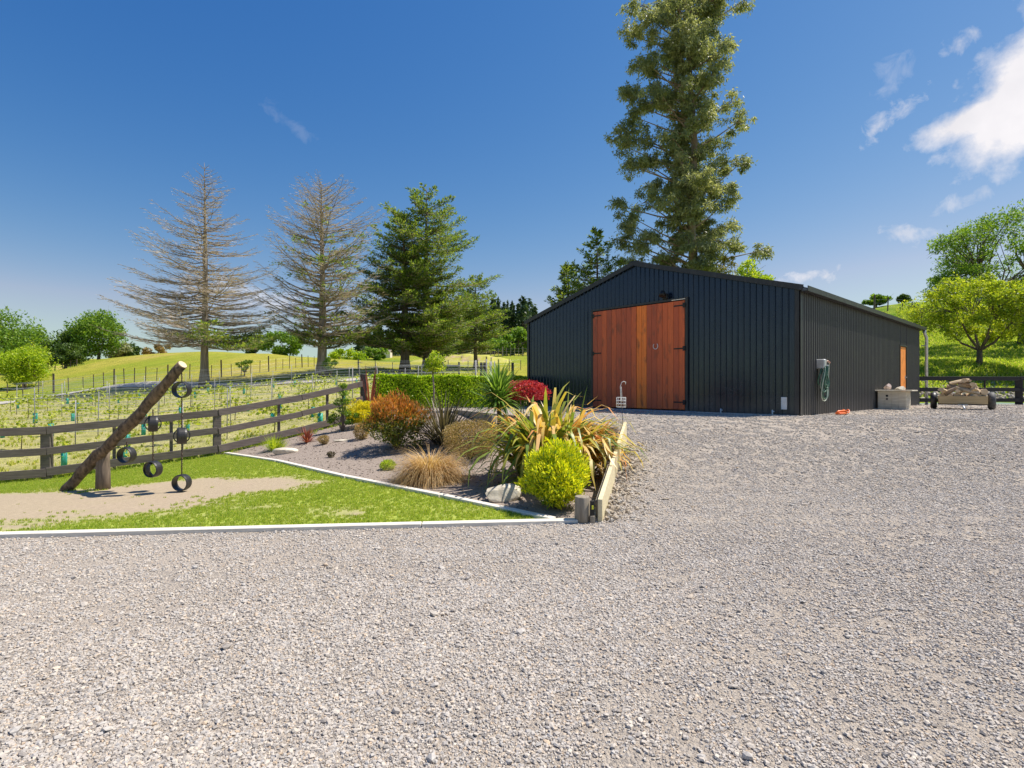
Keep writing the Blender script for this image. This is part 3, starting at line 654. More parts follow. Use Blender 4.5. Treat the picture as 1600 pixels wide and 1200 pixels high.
# door leaves
def leafdoor(y0, y1, nb, bright, hinge_y):
    b = MB(); w = (y1 - y0) / nb
    for i in range(nb):
        r = random.choice([.1, .25, .4, .55, .65, .8]) if i not in bright else 1.0
        b.box((-.045 - random.uniform(0, .004), y0 + w * (i + .5), (DTOP - .03) / 2 + .01), (.03, w - .007, DTOP - .04), rnd=r, bev=.003)
    b.box((-.018, (y0 + y1) / 2, DTOP / 2), (.012, y1 - y0 - .02, DTOP - .08), rnd=.0)
    d = b.build('door', M_door, shed)
    s_ = 1 if hinge_y == y0 else -1
    for zz in (.22, 1.72, DTOP - .16):
        h = MB(); h.box((-.068, hinge_y + s_ * .16, zz), (.012, .34, .038)); h.box((-.069, hinge_y + s_ * .02, zz), (.02, .06, .13)); h.tube([(-.075, hinge_y - s_ * .02, zz - .06), (-.075, hinge_y - s_ * .02, zz + .06)], .014, 8)
        h.build('hinge', M_iron, d)
    return d
random.seed(5)
dr = leafdoor(DU0 + .01, DSPLIT - .004, 9, (7, 8), DU0 + .01); dl = leafdoor(DSPLIT + .004, DU1 - .01, 9, (), DU1 - .01)
b = MB()
for (a, q) in (((DU0 - .04), FB), ((DU1 + .04), FB)): b.box((-.03, a, (DTOP + FB) / 2), (.05, .08, DTOP - FB))
b.box((-.03, (DU0 + DU1) / 2, DTOP + .03), (.05, DU1 - DU0 + .16, .06)); b.build('door_frame', M_trim, shed)
b = MB(); b.box((-.066, DU0 + .2, DTOP + .015), (.02, .42, .02)); b.build('strip', M_edging, shed)
b = MB(); b.box((-.07, 3.55, DTOP + .15), (.1, .16, .16), bev=.02); b.tube([(-.12, 3.55, DTOP + .2), (-.2, 3.55, DTOP + .24), (-.24, 3.55, DTOP + .14)], [.05, .075, .10], 12); b.build('wall_lamp', M_iron, shed)
b = MB(); b.box((-.045, .33, .19 + .06), (.05, .13, .30), bev=.008); b.box((-.073, .33, .30), (.008, .07, .05)); b.build('power_outlet', M_white, shed)
# side door
b = MB(); b.box((0.5 * (SDO0 + SDO1), -.005, SDT / 2), (SDO1 - SDO0 - .06, .035, SDT - .03), rnd=.5, bev=.004)
sd = b.build('side_door', M_orange, shed)
h = MB(); h.tube([(SDO1 - .12, -.02, 1.0), (SDO1 - .12, -.07, 1.0), (SDO1 - .22, -.075, 1.0)], .012, 8); h.box((SDO1 - .12, -.026, 1.0), (.05, .01, .14)); h.build('handle', M_steel, sd)
b = MB(); b.box((SDO0 + .0, -.02, SDT / 2), (.05, .06, SDT)); b.box((SDO1, -.02, SDT / 2), (.05, .06, SDT)); b.box(((SDO0 + SDO1) / 2, -.02, SDT + .025), (SDO1 - SDO0 + .05, .06, .05)); b.build('door_frame', M_trim, shed)
def SH(x, y, z=0): # shed-local to world
    p = C0 + SDIR * x - Vector((-SDIR.y, SDIR.x, 0)) * 0 + FDIR * y; return Vector((p.x, p.y, SZ + z))
shed_rot = math.atan2(SDIR.y, SDIR.x)
# horseshoe on the right leaf
hs = thing('horseshoe', 'small pale horseshoe nailed to the right leaf of the big timber doors', 'horseshoe', SH(-.085, 3.86, 1.83), shed_rot)
b = MB(); pts = [(0, .075 * sin(R(a)) , .085 * -cos(R(a))) for a in range(-140, 141, 20)]; b.tube(pts, .011, 6); b.build('shoe', M_white, hs)
# hose on its hook
hp = SH(1.12, 0, 0); hose = thing('garden_hose', 'green garden hose looped over a grey hook on the black side wall', 'hose', hp, shed_rot)
b = MB(); b.box((0, -.12, 1.22), (.16, .20, .24), bev=.02); b.tube([(0, -.06, 1.14), (0, -.24, 1.12), (0, -.27, 1.19)], .02, 8); b.build('hose_hanger', M_steel, hose)
M_hose = simple('green_hose', (.03, .11, .07), (.10, .22, .15), 12, .35, bd=0); M_hose2 = simple('pale_hose', (.35, .42, .33), (.55, .6, .5), 12, .4, bd=0)
random.seed(3)
for (mm, cnt) in ((M_hose, 11), (M_hose2, 3)):
    b = MB()
    for i in range(cnt):
        w = random.uniform(.07, .19); dz = random.uniform(.45, .88); yy = random.uniform(-.1, -.25); cx = random.uniform(-.05, .05); pts = []
        for a in range(0, 361, 20):
            q = R(a); pts.append((cx + w * sin(q) * (.35 + .65 * (1 - cos(q)) / 2), yy + .03 * sin(q * 2), 1.17 - dz * (1 - cos(q)) / 2))
        b.tube(pts, .012, 6, cap=False)
    b.build('hose_coil', mm, hose)
M_org = simple('orange_plastic', (.75, .12, .02), (.95, .22, .04), 9, .4, bd=0)
b = MB(); b.tube([(.14, -.1, 1.28), (.2, -.2, 1.3), (.26, -.22, 1.24), (.26, -.2, .9), (.2, -.2, .4)], .011, 6); b.build('hose_end', M_hose2, hose)
b = MB(); b.tube([(.17, -.15, 1.26), (.22, -.2, 1.3), (.27, -.23, 1.25)], .022, 8); b.build('tap', simple('brass_tap', (.5, .2, .12), (.7, .35, .25), 9, .4), hose)
op = SH(1.5, -.45, 0); z_ = float(YZ(op.x, op.y)); oc = thing('orange_sprinkler', 'bright orange plastic sprinkler lying on gravel below the hose', 'sprinkler', (op.x, op.y, z_ + .005), .4)
b = MB(); b.box((0, 0, .04), (.30, .13, .05), bev=.02); b.tube([(-.16, 0, .05), (-.05, .03, .09), (.1, -.02, .10), (.22, .02, .05)], .028, 8); b.build('body', M_org, oc)
b = MB(); pts = [(.18 + .09 * cos(R(a)), .06 * sin(R(a)), .09 + .04 * cos(R(a) * 2)) for a in range(0, 361, 30)]; b.tube(pts, .016, 6, cap=False); b.build('spray_arm', M_org, oc)
# two small stub pipes at the foot of the front wall
for (yy, nm) in ((1.85, 'short pale stub pipe at the foot of the black front wall beside the doors'), (.55, 'short pale stub pipe at the foot of the black front wall near the corner')):
    q = SH(-.18, yy, 0); z_ = float(YZ(q.x, q.y)); b = MB(); b.tube([(0, 0, -.05), (0, 0, .13)], .016, 8); b.tube([(0, 0, .09), (.045, 0, .09)], .013, 6)
    o = b.build('stub_pipe', M_white, None, (q.x, q.y, z_)); tag(o, nm, 'pipe')

# wooden box beside the side door
bx0 = Vector((X(1397, 16.9), 16.9)); zb = float(YZ(*bx0))
M_ply = simple('weathered_ply', (.50, .44, .33), (.76, .70, .58), 3, .85, (1, 1, 6), .004)
box = thing('wooden_kennel', 'weathered pale wooden box with a flat lid beside the black side wall', 'wooden box', (bx0.x, bx0.y, zb), R(-47.5))
b = MB()
for i in range(4): b.box((-.27 + i * .18, -.3, .28), (.176, .022, .56), rnd=random.random())
b.box((-.36, 0, .28), (.022, .58, .56)); b.box((.36, 0, .28), (.022, .58, .56)); b.box((0, .3, .28), (.70, .022, .56)); b.build('box_wall', M_ply, box)
b = MB(); b.box((.04, -.02, .585), (1.0, .76, .035), bev=.006); b.build('lid', M_ply, box)
for (hz_, hr_) in ((.42, .035), (.32, .028)): b = MB(); b.tube([(-.12, -.313, hz_), (-.12, -.318, hz_)], hr_, 12); b.build('hole', M_iron, box)
def rock(name, label, loc, size, seed, m=M_rock, rz=0, cat='rock'):
    random.seed(seed); bm = bmesh.new(); bmesh.ops.create_icosphere(bm, subdivisions=3, radius=.5)
    pl = [(Vector((random.gauss(0, 1), random.gauss(0, 1), random.gauss(0, 1) * .8 + .2)).normalized(), random.uniform(.26, .42)) for _ in range(11)]
    for v in bm.verts:
        for (nn, d) in pl:
            k = v.co.dot(nn) - d
            if k > 0: v.co -= nn * k
        v.co += v.co.normalized() * random.uniform(-.008, .008)
        v.co = Vector((v.co.x * size[0] * 1.2, v.co.y * size[1] * 1.2, v.co.z * size[2] * 1.2))
    me = bpy.data.meshes.new(name); bm.to_mesh(me); bm.free(); me.materials.append(m); o = bpy.data.objects.new(name, me); C.objects.link(o)
    o.location = loc; o.rotation_euler = (0, 0, rz); return tag(o, label, cat)
rock('rock', 'small pinkish stone resting on the wooden box lid', (bx0.x - .14, bx0.y + .10, zb + .69), (.22, .2, .2), 4, simple('pink_stone', (.4, .3, .26), (.62, .5, .45), 8))
rock('rock', 'flat pale stone resting on the wooden box lid by the orange door', (bx0.x + .18, bx0.y - .02, zb + .66), (.34, .2, .12), 9)

# ------------------------------------------------------------------ trailer with firewood
TROT = R(-38); tx, ty = X(1503, 16.6), 16.6; tz = float(YZ(tx, ty))
trl = thing('trailer', 'low wooden garden trailer loaded with split firewood by the black fence', 'trailer', (tx, ty, tz), TROT)
M_tboard = simple('trailer_board', (.40, .28, .13), (.58, .44, .24), 3, .75, (.6, 1, 9), .004)
b = MB(); b.box((0, -.55, .30), (1.14, .03, .24), bev=.004); b.build('front_board', M_tboard, trl)
b = MB(); b.box((0, .55, .30), (1.14, .03, .24)); b.build('rear_board', M_tboard, trl)
for s_ in (-1, 1):
    b = MB(); b.box((.56 * s_, 0, .30), (.03, 1.07, .22)); b.build('side_board', M_tboard, trl)
b = MB(); b.box((0, 0, .165), (1.16, 1.1, .03)); b.tube([(-.72, 0, .26), (.72, 0, .26)], .025, 8); b.build('deck', M_iron, trl)
b = MB(); b.tube([(0, -.4, .14), (0, -1.15, .10), (.02, -1.25, .03)], .03, 8); b.box((0, -.62, .15), (.22, .1, .03)); b.build('drawbar', M_steel, trl)
for s_ in (-1, 1):
    w = MB(); n = 28; vs = []; prof = [(.13, -.07), (.22, -.085), (.255, -.06), (.268, 0), (.255, .06), (.22, .085), (.13, .07)]
    for k in range(n):
        a = 2 * pi * k / n
        for (r_, x_) in prof: vs.append((.69 * s_ + x_, r_ * cos(a), .268 + r_ * sin(a)))
    m_ = len(prof); w.add(vs, [(k * m_ + j, ((k + 1) % n) * m_ + j, ((k + 1) % n) * m_ + (j + 1) % m_, k * m_ + (j + 1) % m_) for k in range(n) for j in range(m_)], .5, True)
    wh = w.build('wheel', simple('grey_tyre', (.05, .05, .05), (.14, .135, .13), 8, .7) if s_ == 1 else M_tyre, trl)
    h = MB(); h.tube([(.69 * s_ - .05, 0, .268), (.69 * s_ + .05, 0, .268)], .128, 18); h.build('rim', M_steel, wh)
M_split = [simple('split_wood', (.50, .36, .20), (.74, .58, .38), 5, .8, (1, 1, 1), .006), simple('barky_wood', (.22, .15, .09), (.46, .33, .21), 5, .85, (1, 1, 1), .01)]
random.seed(12)
def firewood(p, L, r, az, tilt, label, kind):
    th = thing('firewood', label, 'firewood', p, az, 'firewood heaped on the trailer'); th.rotation_euler = (tilt * .3, tilt, az)
    b = MB(); n = 9; half = kind == 0
    ring_ = []
    for k in range(n):
        a = 2 * pi * k / n; q = r * random.uniform(.85, 1.1)
        if half and sin(a) < -.1: q *= .45
        ring_.append((q * cos(a), q * sin(a)))
    vs = [(x_, y_, z_) for x_ in (-L / 2, -L * .1, L * .2, L / 2) for (y_, z_) in [(a_ * random.uniform(.93, 1.07), b_ * random.uniform(.93, 1.07)) for (a_, b_) in ring_]]
    b.add(vs, [(i * n + k, i * n + (k + 1) % n, (i + 1) * n + (k + 1) % n, (i + 1) * n + k) for i in range(3) for k in range(n)]); b.build('bark_side', M_split[0 if half else 1], th)
    for (vv, ff) in ((vs[:n], tuple(range(n))[::-1]), (vs[-n:], tuple(range(n)))): e = MB(); e.add(vv, [ff]); e.build('cut_end', M_logend, th)
cs, sn = cos(TROT), sin(TROT)
def TL(x, y, z): return (tx + x * cs - y * sn, ty + x * sn + y * cs, tz + z)
# bottom layers fill the tray (ends to the viewer), then a heap
fw = []
for i in range(9): fw.append((TL(-.47 + i * .118, random.uniform(-.28, -.2), .31 + random.uniform(0, .03)), random.uniform(.38, .46), .062, R(90 + random.uniform(-5, 5)), 0, i % 2))
for i in range(8): fw.append((TL(-.42 + i * .12, random.uniform(-.3, -.15), .42), random.uniform(.36, .46), .066, R(90 + random.uniform(-25, 25)), random.uniform(-.15, .15), (i + 1) % 2))
for (x, y, z, L, r, az, ti, k) in [(-.42, -.36, .54, .42, .10, 62, .25, 0), (-.26, -.30, .60, .40, .085, 20, -.5, 1), (-.08, -.38, .53, .46, .075, 80, .1, 0), (.12, -.36, .55, .60, .085, -14, .28, 0), (.36, -.34, .53, .42, .09, 40, .5, 0), (.48, -.33, .55, .36, .09, 95, .0, 1),
                                 (-.12, -.22, .68, .5, .07, 10, .1, 1), (.10, -.24, .70, .42, .065, 4, .12, 0), (.30, -.28, .66, .36, .075, 80, .1, 1), (-.10, -.18, .82, .40, .085, 12, -.3, 0), (.12, -.27, .78, .42, .06, -20, .2, 1), (.24, -.30, .77, .34, .07, 88, 0, 1), (.08, -.26, .89, .38, .075, 76, .0, 1), (.16, -.2, .87, .30, .06, 95, .0, 0), (.5, -.38, .44, .34, .07, 80, -.8, 0)]:
    fw.append((TL(x, y, z), L, r, R(az), ti, k))
for i, (p, L, r, az, ti, k) in enumerate(fw):
    ORD = ('first', 'second', 'third', 'fourth', 'fifth', 'sixth', 'seventh', 'eighth', 'ninth')
    if i < 9: lab = 'firewood billet end-on behind the front board, bottom layer, %s from the left' % ORD[i]
    elif i < 17: lab = 'firewood billet on the second layer of the trailer load, %s from the left' % ORD[i - 9]
    else: lab = ('pale split billet at the left shoulder of the firewood heap', 'brown billet leaning on the left slope of the firewood heap', 'short pale billet end-on in the middle of the firewood heap', 'long pale split billet lying across the front of the heap', 'pale billet tipped down at the right of the heap',
                 'dark round billet end-on at the right of the heap', 'brown billet lying flat in the middle of the heap', 'thin pale billet lying flat under the top logs', 'short dark billet end-on right of the heap centre', 'pale tilted log at the upper left of the heap', 'dark thin billet slanting just under the top of the heap',
                 'dark round log end-on at the upper right of the heap', 'round firewood log at the very top of the heap', 'thin pale log beside the topmost one', 'pale billet standing steeply against the right side board')[i - 17]
    firewood(p, L, r, az + TROT, ti, lab, k)

# ------------------------------------------------------------------ fences
def rail_fence(name, label, pts, m, hf, post_at, thin_at, rails, pw, side, top, cap=None, ph=1.12):
    f = thing(name, label, 'fence', (pts[0][0], pts[0][1], hf(*pts[0])))
    o0 = Vector((pts[0][0], pts[0][1], hf(*pts[0])))
    def W3(x, y, z): return Vector((x, y, z)) - o0
    for j in range(len(pts) - 1):
        a = Vector(pts[j]); c = Vector(pts[j + 1]); d = (c - a).normalized(); nn = Vector((d.y, -d.x)) * side
        for k, (h, rh) in enumerate(rails):
            b = MB(); q0 = a + nn * .09 + d * .0; q1 = c + nn * .09 - d * .006
            z0 = hf(*a) + h + random.uniform(-.012, .012); z1 = hf(*c) + h + random.uniform(-.012, .012)
            b.beam(W3(q0.x, q0.y, z0), W3(q1.x, q1.y, z1), .04, rh, bev=.004); b.build('rail', m, f)
    for (x, y) in post_at:
        z = hf(x, y); b = MB(); b.box(W3(x, y, z + ph / 2 - .15), (pw, pw, ph + .3 - .08), Matrix.Rotation(random.uniform(.3, .9), 3, 'Z') if pw > .15 else None, bev=.01); b.build('post', m, f)
    for (x, y) in thin_at:
        z = hf(x, y); b = MB(); b.box(W3(x, y, z + ph / 2 - .1), (.06, .06, ph + .1), Matrix.Rotation(.7, 3, 'Z')); b.build('batten', m, f)
    return f
def lerp(a, b, t): return (a[0] + (b[0] - a[0]) * t, a[1] + (b[1] - a[1]) * t)
random.seed(2)
rail_fence('rail_fence', 'dark weathered three rail timber fence between the lawn and the vineyard', FENCE, M_fence, G, [FENCE[1], FENCE[2], FENCE[3], lerp(FENCE[0], FENCE[1], .3)],
           [lerp(FENCE[2], FENCE[3], .36), lerp(FENCE[2], FENCE[3], .70), lerp(FENCE[1], FENCE[2], .35), lerp(FENCE[1], FENCE[2], .68), lerp(FENCE[3], FENCE[4], .72), lerp(FENCE[4], FENCE[5], .42)], [(1.02, .16), (.58, .15), (.15, .17)], .17, 1, 1.12)
b = MB(); q = FENCE[5]; b.box((0, 0, .62), (.16, .16, 1.4), Matrix.Rotation(.6, 3, 'Z'), bev=.01); o = b.build('fence_post', M_blackfence, None, (q[0] + .05, q[1] + .1, G(*q))); tag(o, 'black square end post where the dark fence meets the hedge', 'post')
RF = [(15.95, 21.4), (18.1, 21.4), (20.3, 21.4), (22.6, 21.45), (24.9, 21.5), (27.5, 21.5)]
yzf = lambda x, y: float(YZ(x, y)) - .02
rail_fence('black_rail_fence', 'black stained three rail fence joining the barn corner beside the trailer', [(15.95, 21.4), (20.25, 21.4), (24.6, 21.45), (28.5, 21.5)], M_blackfence, yzf, [(15.97, 21.42), (20.32, 21.42), (24.6, 21.47)],
           [(17.55, 21.42), (18.95, 21.42), (21.8, 21.45), (23.2, 21.45)], [(1.07, .16), (.62, .15), (.20, .15)], .24, 1, 1.15)

# retaining boards of the sunk bed, edging
e = thing('timber_edging', 'pale timber edging board along the front of the lawn', 'edging', (0, 6.07, 0))
segs = [E0, (-11.5, 4.94), (-5.3, 5.555), (-1.0, 5.975), (.86, 6.15)]
for a, c in zip(segs[:-1], segs[1:]):
    b = MB(); b.beam((a[0], a[1] - 6.07 - .03, -.02), (c[0] - .008, c[1] - 6.07 - .03, -.02), .11, .13, bev=.006); b.build('board', M_edging, e)
e = thing('timber_edging', 'pale timber edging running diagonally between lawn and planted bed', 'edging', (D1[0], D1[1], 0))
ds = [lerp(D1, D0, t) for t in (0, .2, .45, .72, 1.0)]
for a, c in zip(ds[:-1], ds[1:]):
    b = MB(); b.beam((a[0] - D1[0] - .02, a[1] - D1[1] + .06, G(*a) + .0), (c[0] - D1[0], c[1] - D1[1] + .05, G(*c) + .0), .10, .09, bev=.005); b.build('board', M_edging, e)
rt = thing('retaining_wall', 'new pale timber retaining board sloping up the right side of the planted bed', 'retaining wall', (1.0, 6.1, 0))
b = MB(); P0 = Vector((.98, 6.10)); P1 = Vector((2.0, 9.55)); vs = []
d2 = (P1 - P0).normalized(); n2 = Vector((d2.y, -d2.x))
for (pt, z0, z1) in ((P0, -.04, .27), (P1, .55, .93)):
    for (w, z) in ((0, z0), (.05, z0), (.05, z1), (0, z1)): q = pt + n2 * w; vs.append((q.x - 1.0, q.y - 6.1, z))
b.add(vs, [(0, 1, 2, 3), (7, 6, 5, 4), (0, 4, 5, 1), (1, 5, 6, 2), (2, 6, 7, 3), (3, 7, 4, 0)]); b.build('board', M_newboard, rt)
# darker boards and posts on the bed side
b = MB()
for k in range(3):
    t0 = .18 + k * .27
    vs = []
    for (pt, z0, z1) in ((P0.lerp(P1, .12), -.1, .22), (P1, -.1, .86)):
        pass
vs = []
for (pt, z0, z1) in ((P0.lerp(P1, .05), -.2, .22), (P1, -.2, .85)):
    for (w, z) in ((-.05, z0), (-.005, z0), (-.005, z1), (-.05, z1)): q = pt + n2 * w; vs.append((q.x - 1.0, q.y - 6.1, z))
b.add(vs, [(0, 1, 2, 3), (7, 6, 5, 4), (0, 4, 5, 1), (1, 5, 6, 2), (2, 6, 7, 3), (3, 7, 4, 0)]); b.build('inner_board', M_postold, rt)
bw = thing('retaining_wall', 'brown timber retaining wall across the back of the planted bed', 'retaining wall', (BW[0][0], BW[0][1], 0))
for a, c in zip(BW[:-1], BW[1:]):
    for k in range(3):
        za = G(*a); b = MB(); zt = .90 - k * .2; b.beam((a[0] - BW[0][0], a[1] - BW[0][1], float(YZ(*a)) + (.27 if a == BW[0] else .04) - .1 - k * .2 ), (c[0] - BW[0][0], c[1] - BW[0][1], float(YZ(*c)) + .02 - .08 - k * .2), .045, .196, bev=.004); b.build('sleeper', M_postold, bw)
for q in (BW[0], BW[1], BW[2]):
    b = MB(); b.tube([(q[0] - BW[0][0] - .12, q[1] - BW[0][1] - .12, -.1), (q[0] - BW[0][0] - .12, q[1] - BW[0][1] - .12, .86)], .07, 12); b.build('post', M_postold, bw)
# weathered round corner post
b = MB(); b.tube([(0, 0, -.1), (0, 0, .1), (0, 0, .29), (0, 0, .302)], [.088, .086, .085, .08], 18, jit=.02); o = b.build('timber_post', M_postold, None, (X(910, 6.1), 6.12, 0)); tag(o, 'short weathered round timber post at the near corner of the bed', 'post')
sp = thing('spirit_level', 'small black spirit level with yellow vial standing at the board end', 'spirit level', (X(925.5, 6.05), 6.06, 0), R(5))
b = MB(); b.box((0, 0, .18), (.048, .03, .17), bev=.004); b.build('body', M_iron, sp)
b = MB(); b.box((0, -.017, .19), (.02, .008, .045), bev=.002); b.build('vial', simple('vial_yellow', (.6, .65, .02), (.75, .75, .05), 5, .3, bd=0), sp)
b = MB(); b.box((0, 0, .045), (.055, .05, .10), bev=.004); b.build('wood_block', M_postold, sp)

# ------------------------------------------------------------------ tyre climber
sw = thing('log_climbing_frame', 'leaning rough log on a stout post holding hanging tyre rings over bare earth', 'climbing frame', (-6.8, 8.87, -.15))
def SWp(px, py, d): return Vector((X(px, d) + 6.8, d - 8.87, Z(py, d) + .15))
random.seed(8)
A = SWp(103, 768, 9.0); B = SWp(285, 571, 8.45); A = A + (A - B) * .03
b = MB(); pts = []; rad = []
for i in range(23):
    t = i / 22; p = A.lerp(B, t) + Vector((random.uniform(-.012, .012), random.uniform(-.012, .012), .03 * sin(t * 7) + random.uniform(-.01, .01))); pts.append(p); rad.append(.084 - .006 * t + random.uniform(-.007, .009) + (.014 if i in (7, 13, 17) else 0))
b.tube(pts, rad, 16, jit=.05); b.build('log_beam', M_log, sw)
d = (pts[-1] - pts[-2]).normalized(); b = MB(); b.tube([pts[-1] - d * .004, pts[-1] + d * .012], [rad[-1] * .93, rad[-1] * .9], 18); b.build('log_end', M_logend, sw)
b = MB(); q = SWp(161, 768, 8.9); b.tube([(q.x, q.y, -.1), (q.x, q.y, .3), (q.x + .0, q.y, .52), (q.x + .01, q.y, .69)], [.108, .10, .094, .095], 14, jit=.05); b.build('support_post', simple('dark_post', (.09, .07, .05), (.25, .19, .14), 6, .85, (6, 6, .7), .006), sw)
def chain(b, p0, p1, link=.032):
    p0 = Vector(p0); p1 = Vector(p1); L = (p0 - p1).length; n = max(2, int(L / link)); 
    for i in range(n):
        c = p0.lerp(p1, (i + .5) / n); ax = Vector((1, 0, 0)) if i % 2 else Vector((0, 1, 0)); pts = []
        for a in range(0, 361, 60): pts.append(c + ax * .009 * cos(R(a)) + Vector((0, 0, 1)) * .024 * sin(R(a)))
        b.tube(pts, .006, 4, cap=False)
for (px, ptop, tyres, lab) in [(198, 690, [(711, ((.09, 1, 0),))], 'single black tyre ring hanging on the shortest chain nearest the post'),
                               (239, 640, [(662, ((.82, .57, 0),(-.57, .82, 0))), (733, ((.17, .98, 0), (-.98, .17, 0)))], 'chain of two black tyre rings hanging from the middle of the log'),
                               (284, 583, [(609, ((-.05, 1, 0),)), (681, ((.82, .57, 0), (-.57, .82, 0))), (754, ((.05, 1, 0),))], 'chain of three black tyre rings hanging from the log tip')]:
    t = (px - 103) / (285 - 103); d = 9.0 - .55 * t; base = Vector((X(px, d), d, 0)); th = thing('tyre_chain', lab, 'tyre chain', (base.x, base.y, Z(tyres[-1][0], d) - .13), 0)
    o0 = th.location; tz_ = Z(ptop, d) - o0.z; prev = tz_; b = MB()
    for (py, axes) in tyres:
        zc = Z(py, d) - o0.z; chain(b, (0, 0, prev), (0, 0, zc + .12)); prev = zc - .12
    b.build('chain', M_chain, th)
    for (py, axes) in tyres:
        zc = Z(py, d) - o0.z
        for k, ax in enumerate(axes):
            r_ = MB(); r_.ring((0, 0, zc), ax, .125 - .012 * k, .13 if len(axes) == 1 or k == 0 else .06, .010, 30); r_.build('tyre', M_tyre, th)

# wire basket ornament on its stake
q = (X(970.5, 9.3), 9.3); zg = Z(668, 9.3)
hk = thing('wire_basket_stake', 'thin white wire basket with a curled hook on a stake above the board corner', 'garden ornament', (q[0], q[1], .62))
b = MB(); b.tube([(.03, 0, -.2), (.02, 0, Z(636, 9.3) - .62)], .004, 5); b.build('stake', M_iron, hk)
zb0, zb1 = Z(636, 9.3) - .62, Z(621, 9.3) - .62; b = MB(); rr_ = .082
for zz in np.linspace(zb0, zb1, 4): b.tube([(rr_ * cos(a), rr_ * sin(a), zz) for a in np.linspace(0, 2 * pi, 17)], .0035, 5, cap=False)
for a in np.linspace(0, 2 * pi, 11)[:-1]: b.tube([(rr_ * cos(a), rr_ * sin(a), zb0), (rr_ * cos(a), rr_ * sin(a), zb1)], .003, 5)
b.build('basket', M_white, hk)
b = MB(); pts = [(X(px, 9.3) - q[0], 0, Z(py, 9.3) - .62) for (px, py) in [(971, 628), (970, 620), (969.5, 610), (969, 604), (970.5, 600), (971, 597.5), (974.5, 596), (977.5, 597), (977.5, 600.5)]]; b.tube(pts, .006, 6)
b.tube([(p[0] + .02, 0.01, p[2]) for p in pts[:4]], .004, 5); b.build('hook', M_white, hk)

# ------------------------------------------------------------------ plants
def strap(name, m, parent, n, L, w, spread, droop, z0=0, segs=7, base_r=.08, el=(35, 88), Lj=.35, az_r=(0, 360), fold=.25, kink=0, rscale=1.0, twist=.4):
    """arching strap leaves in one clump"""
    i = np.arange(n); az = np.radians(rng.uniform(az_r[0], az_r[1], n)); e = np.radians(rng.uniform(el[0], el[1], n)); LL = L * rng.uniform(1 - Lj, 1 + Lj * .5, n); dr = droop * rng.uniform(.5, 1.5, n)
    br = base_r * rng.random(n); p = np.stack([np.cos(az) * br, np.sin(az) * br, np.full(n, z0) if np.isscalar(z0) else z0], 1)
    ks = rng.uniform(.45, .75, n); side = np.stack([-np.sin(az + twist * rng.normal(size=n)), np.cos(az), np.zeros(n)], 1); side = unit(side); rows = []
    for k in range(segs + 1):
        t = k / segs; ww = w * (math.sin(min(1, .25 + t * 1.1) * pi * .72) if t < .98 else .03) * (1 - t ** 4) * rng.uniform(.98, 1.02, n)
        if t < .15: ww = ww * .75
        rows.append(np.stack([p - side * ww[:, None] / 2, p + side * ww[:, None] / 2], 1))
        step = LL / segs; ang = e - dr * t ** 1.4
        if kink: ang = ang - kink * (t > ks) * (rng.random(n) < .6)
        ang = np.maximum(ang, -1.45)
        p = p + np.stack([np.cos(az) * np.cos(ang), np.sin(az) * np.cos(ang), np.sin(ang)], 1) * step[:, None]
    V = np.stack(rows, 1)                       # n, segs+1, 2, 3
    V = V.reshape(-1, 3); F = []
    base = (i * (segs + 1) * 2)[:, None]
    for k in range(segs):
        F.append(np.concatenate([base + 2 * k, base + 2 * k + 1, base + 2 * k + 3, base + 2 * k + 2], 1))
    r = rng.random(n) * rscale; F = np.stack(F, 1).reshape(-1, 4); rr = np.repeat(r, segs) + rng.uniform(-.05, .05, n * segs)
    return npmesh(name, V, F, m, parent, rr)
def ball(n, rx, ry, rz, lump=.18, shell=.55, zmin=-.6, seed=0, fr=3.0):
    """points through a lumpy crown"""
    d = rdir(n); rs = np.random.default_rng(seed + 100); k = rs.normal(size=(9, 3)) * fr; ph = rs.uniform(0, 6.28, 9)
    f = 1 + lump * np.sin(d @ k.T + ph).mean(1) * 2.6
    r = (shell + (1 - shell) * rng.random(n) ** .5) * f * rng.uniform(.9, 1.06, n)
    p = d * r[:, None] * [rx, ry, rz]; return p[p[:, 2] > zmin * rz], unit(d)[p[:, 2] > zmin * rz]
def shrub(name, label, cat, x, y, rx, rz, m, n, L, asp, up=.5, zc=None, lump=.18, shell=.5, ry=None, seed=0, stems=7, outw=.8, hf=G, zg=None, zmin=-.75, group=None, m2=None, grad=0.0):
    z = hf(x, y) if zg is None else zg; t = thing(name, label, cat, (x, y, z), 0, group); ry = ry or rx; zc = rz * .8 if zc is None else zc
    P, D = ball(n, rx, ry, rz, lump, shell, zmin, seed)
    r = np.clip(rng.normal(.5, .24, len(P)), 0, 1)
    if m2 is not None:
        low = P[:, 2] < rz * (.12 + .25 * rng.normal(size=len(P)))
        leaves('lower_foliage', P[low] + [0, 0, zc], L, asp, m2, t, D[low] * outw * .5, up * .5, r[low])
        P, D, r = P[~low], D[~low], r[~low]
    leaves('foliage', P + [0, 0, zc], L, asp, m, t, D * outw + [0, 0, up], up, r)
    if stems:
        b = MB(); random.seed(seed)
        for i in range(stems):
            a = random.uniform(0, 6.28); q = random.uniform(.2, .8); b.tube([(cos(a) * .03, sin(a) * .03, -.05), (cos(a) * rx * q * .4, sin(a) * ry * q * .4, zc * .7), (cos(a) * rx * q, sin(a) * ry * q, zc + rz * .4 * (1 - q))], [.014, .010, .004], 5)
        b.build('stems', M_bark, t)
    return t
def at(px, d): return X(px, d), d

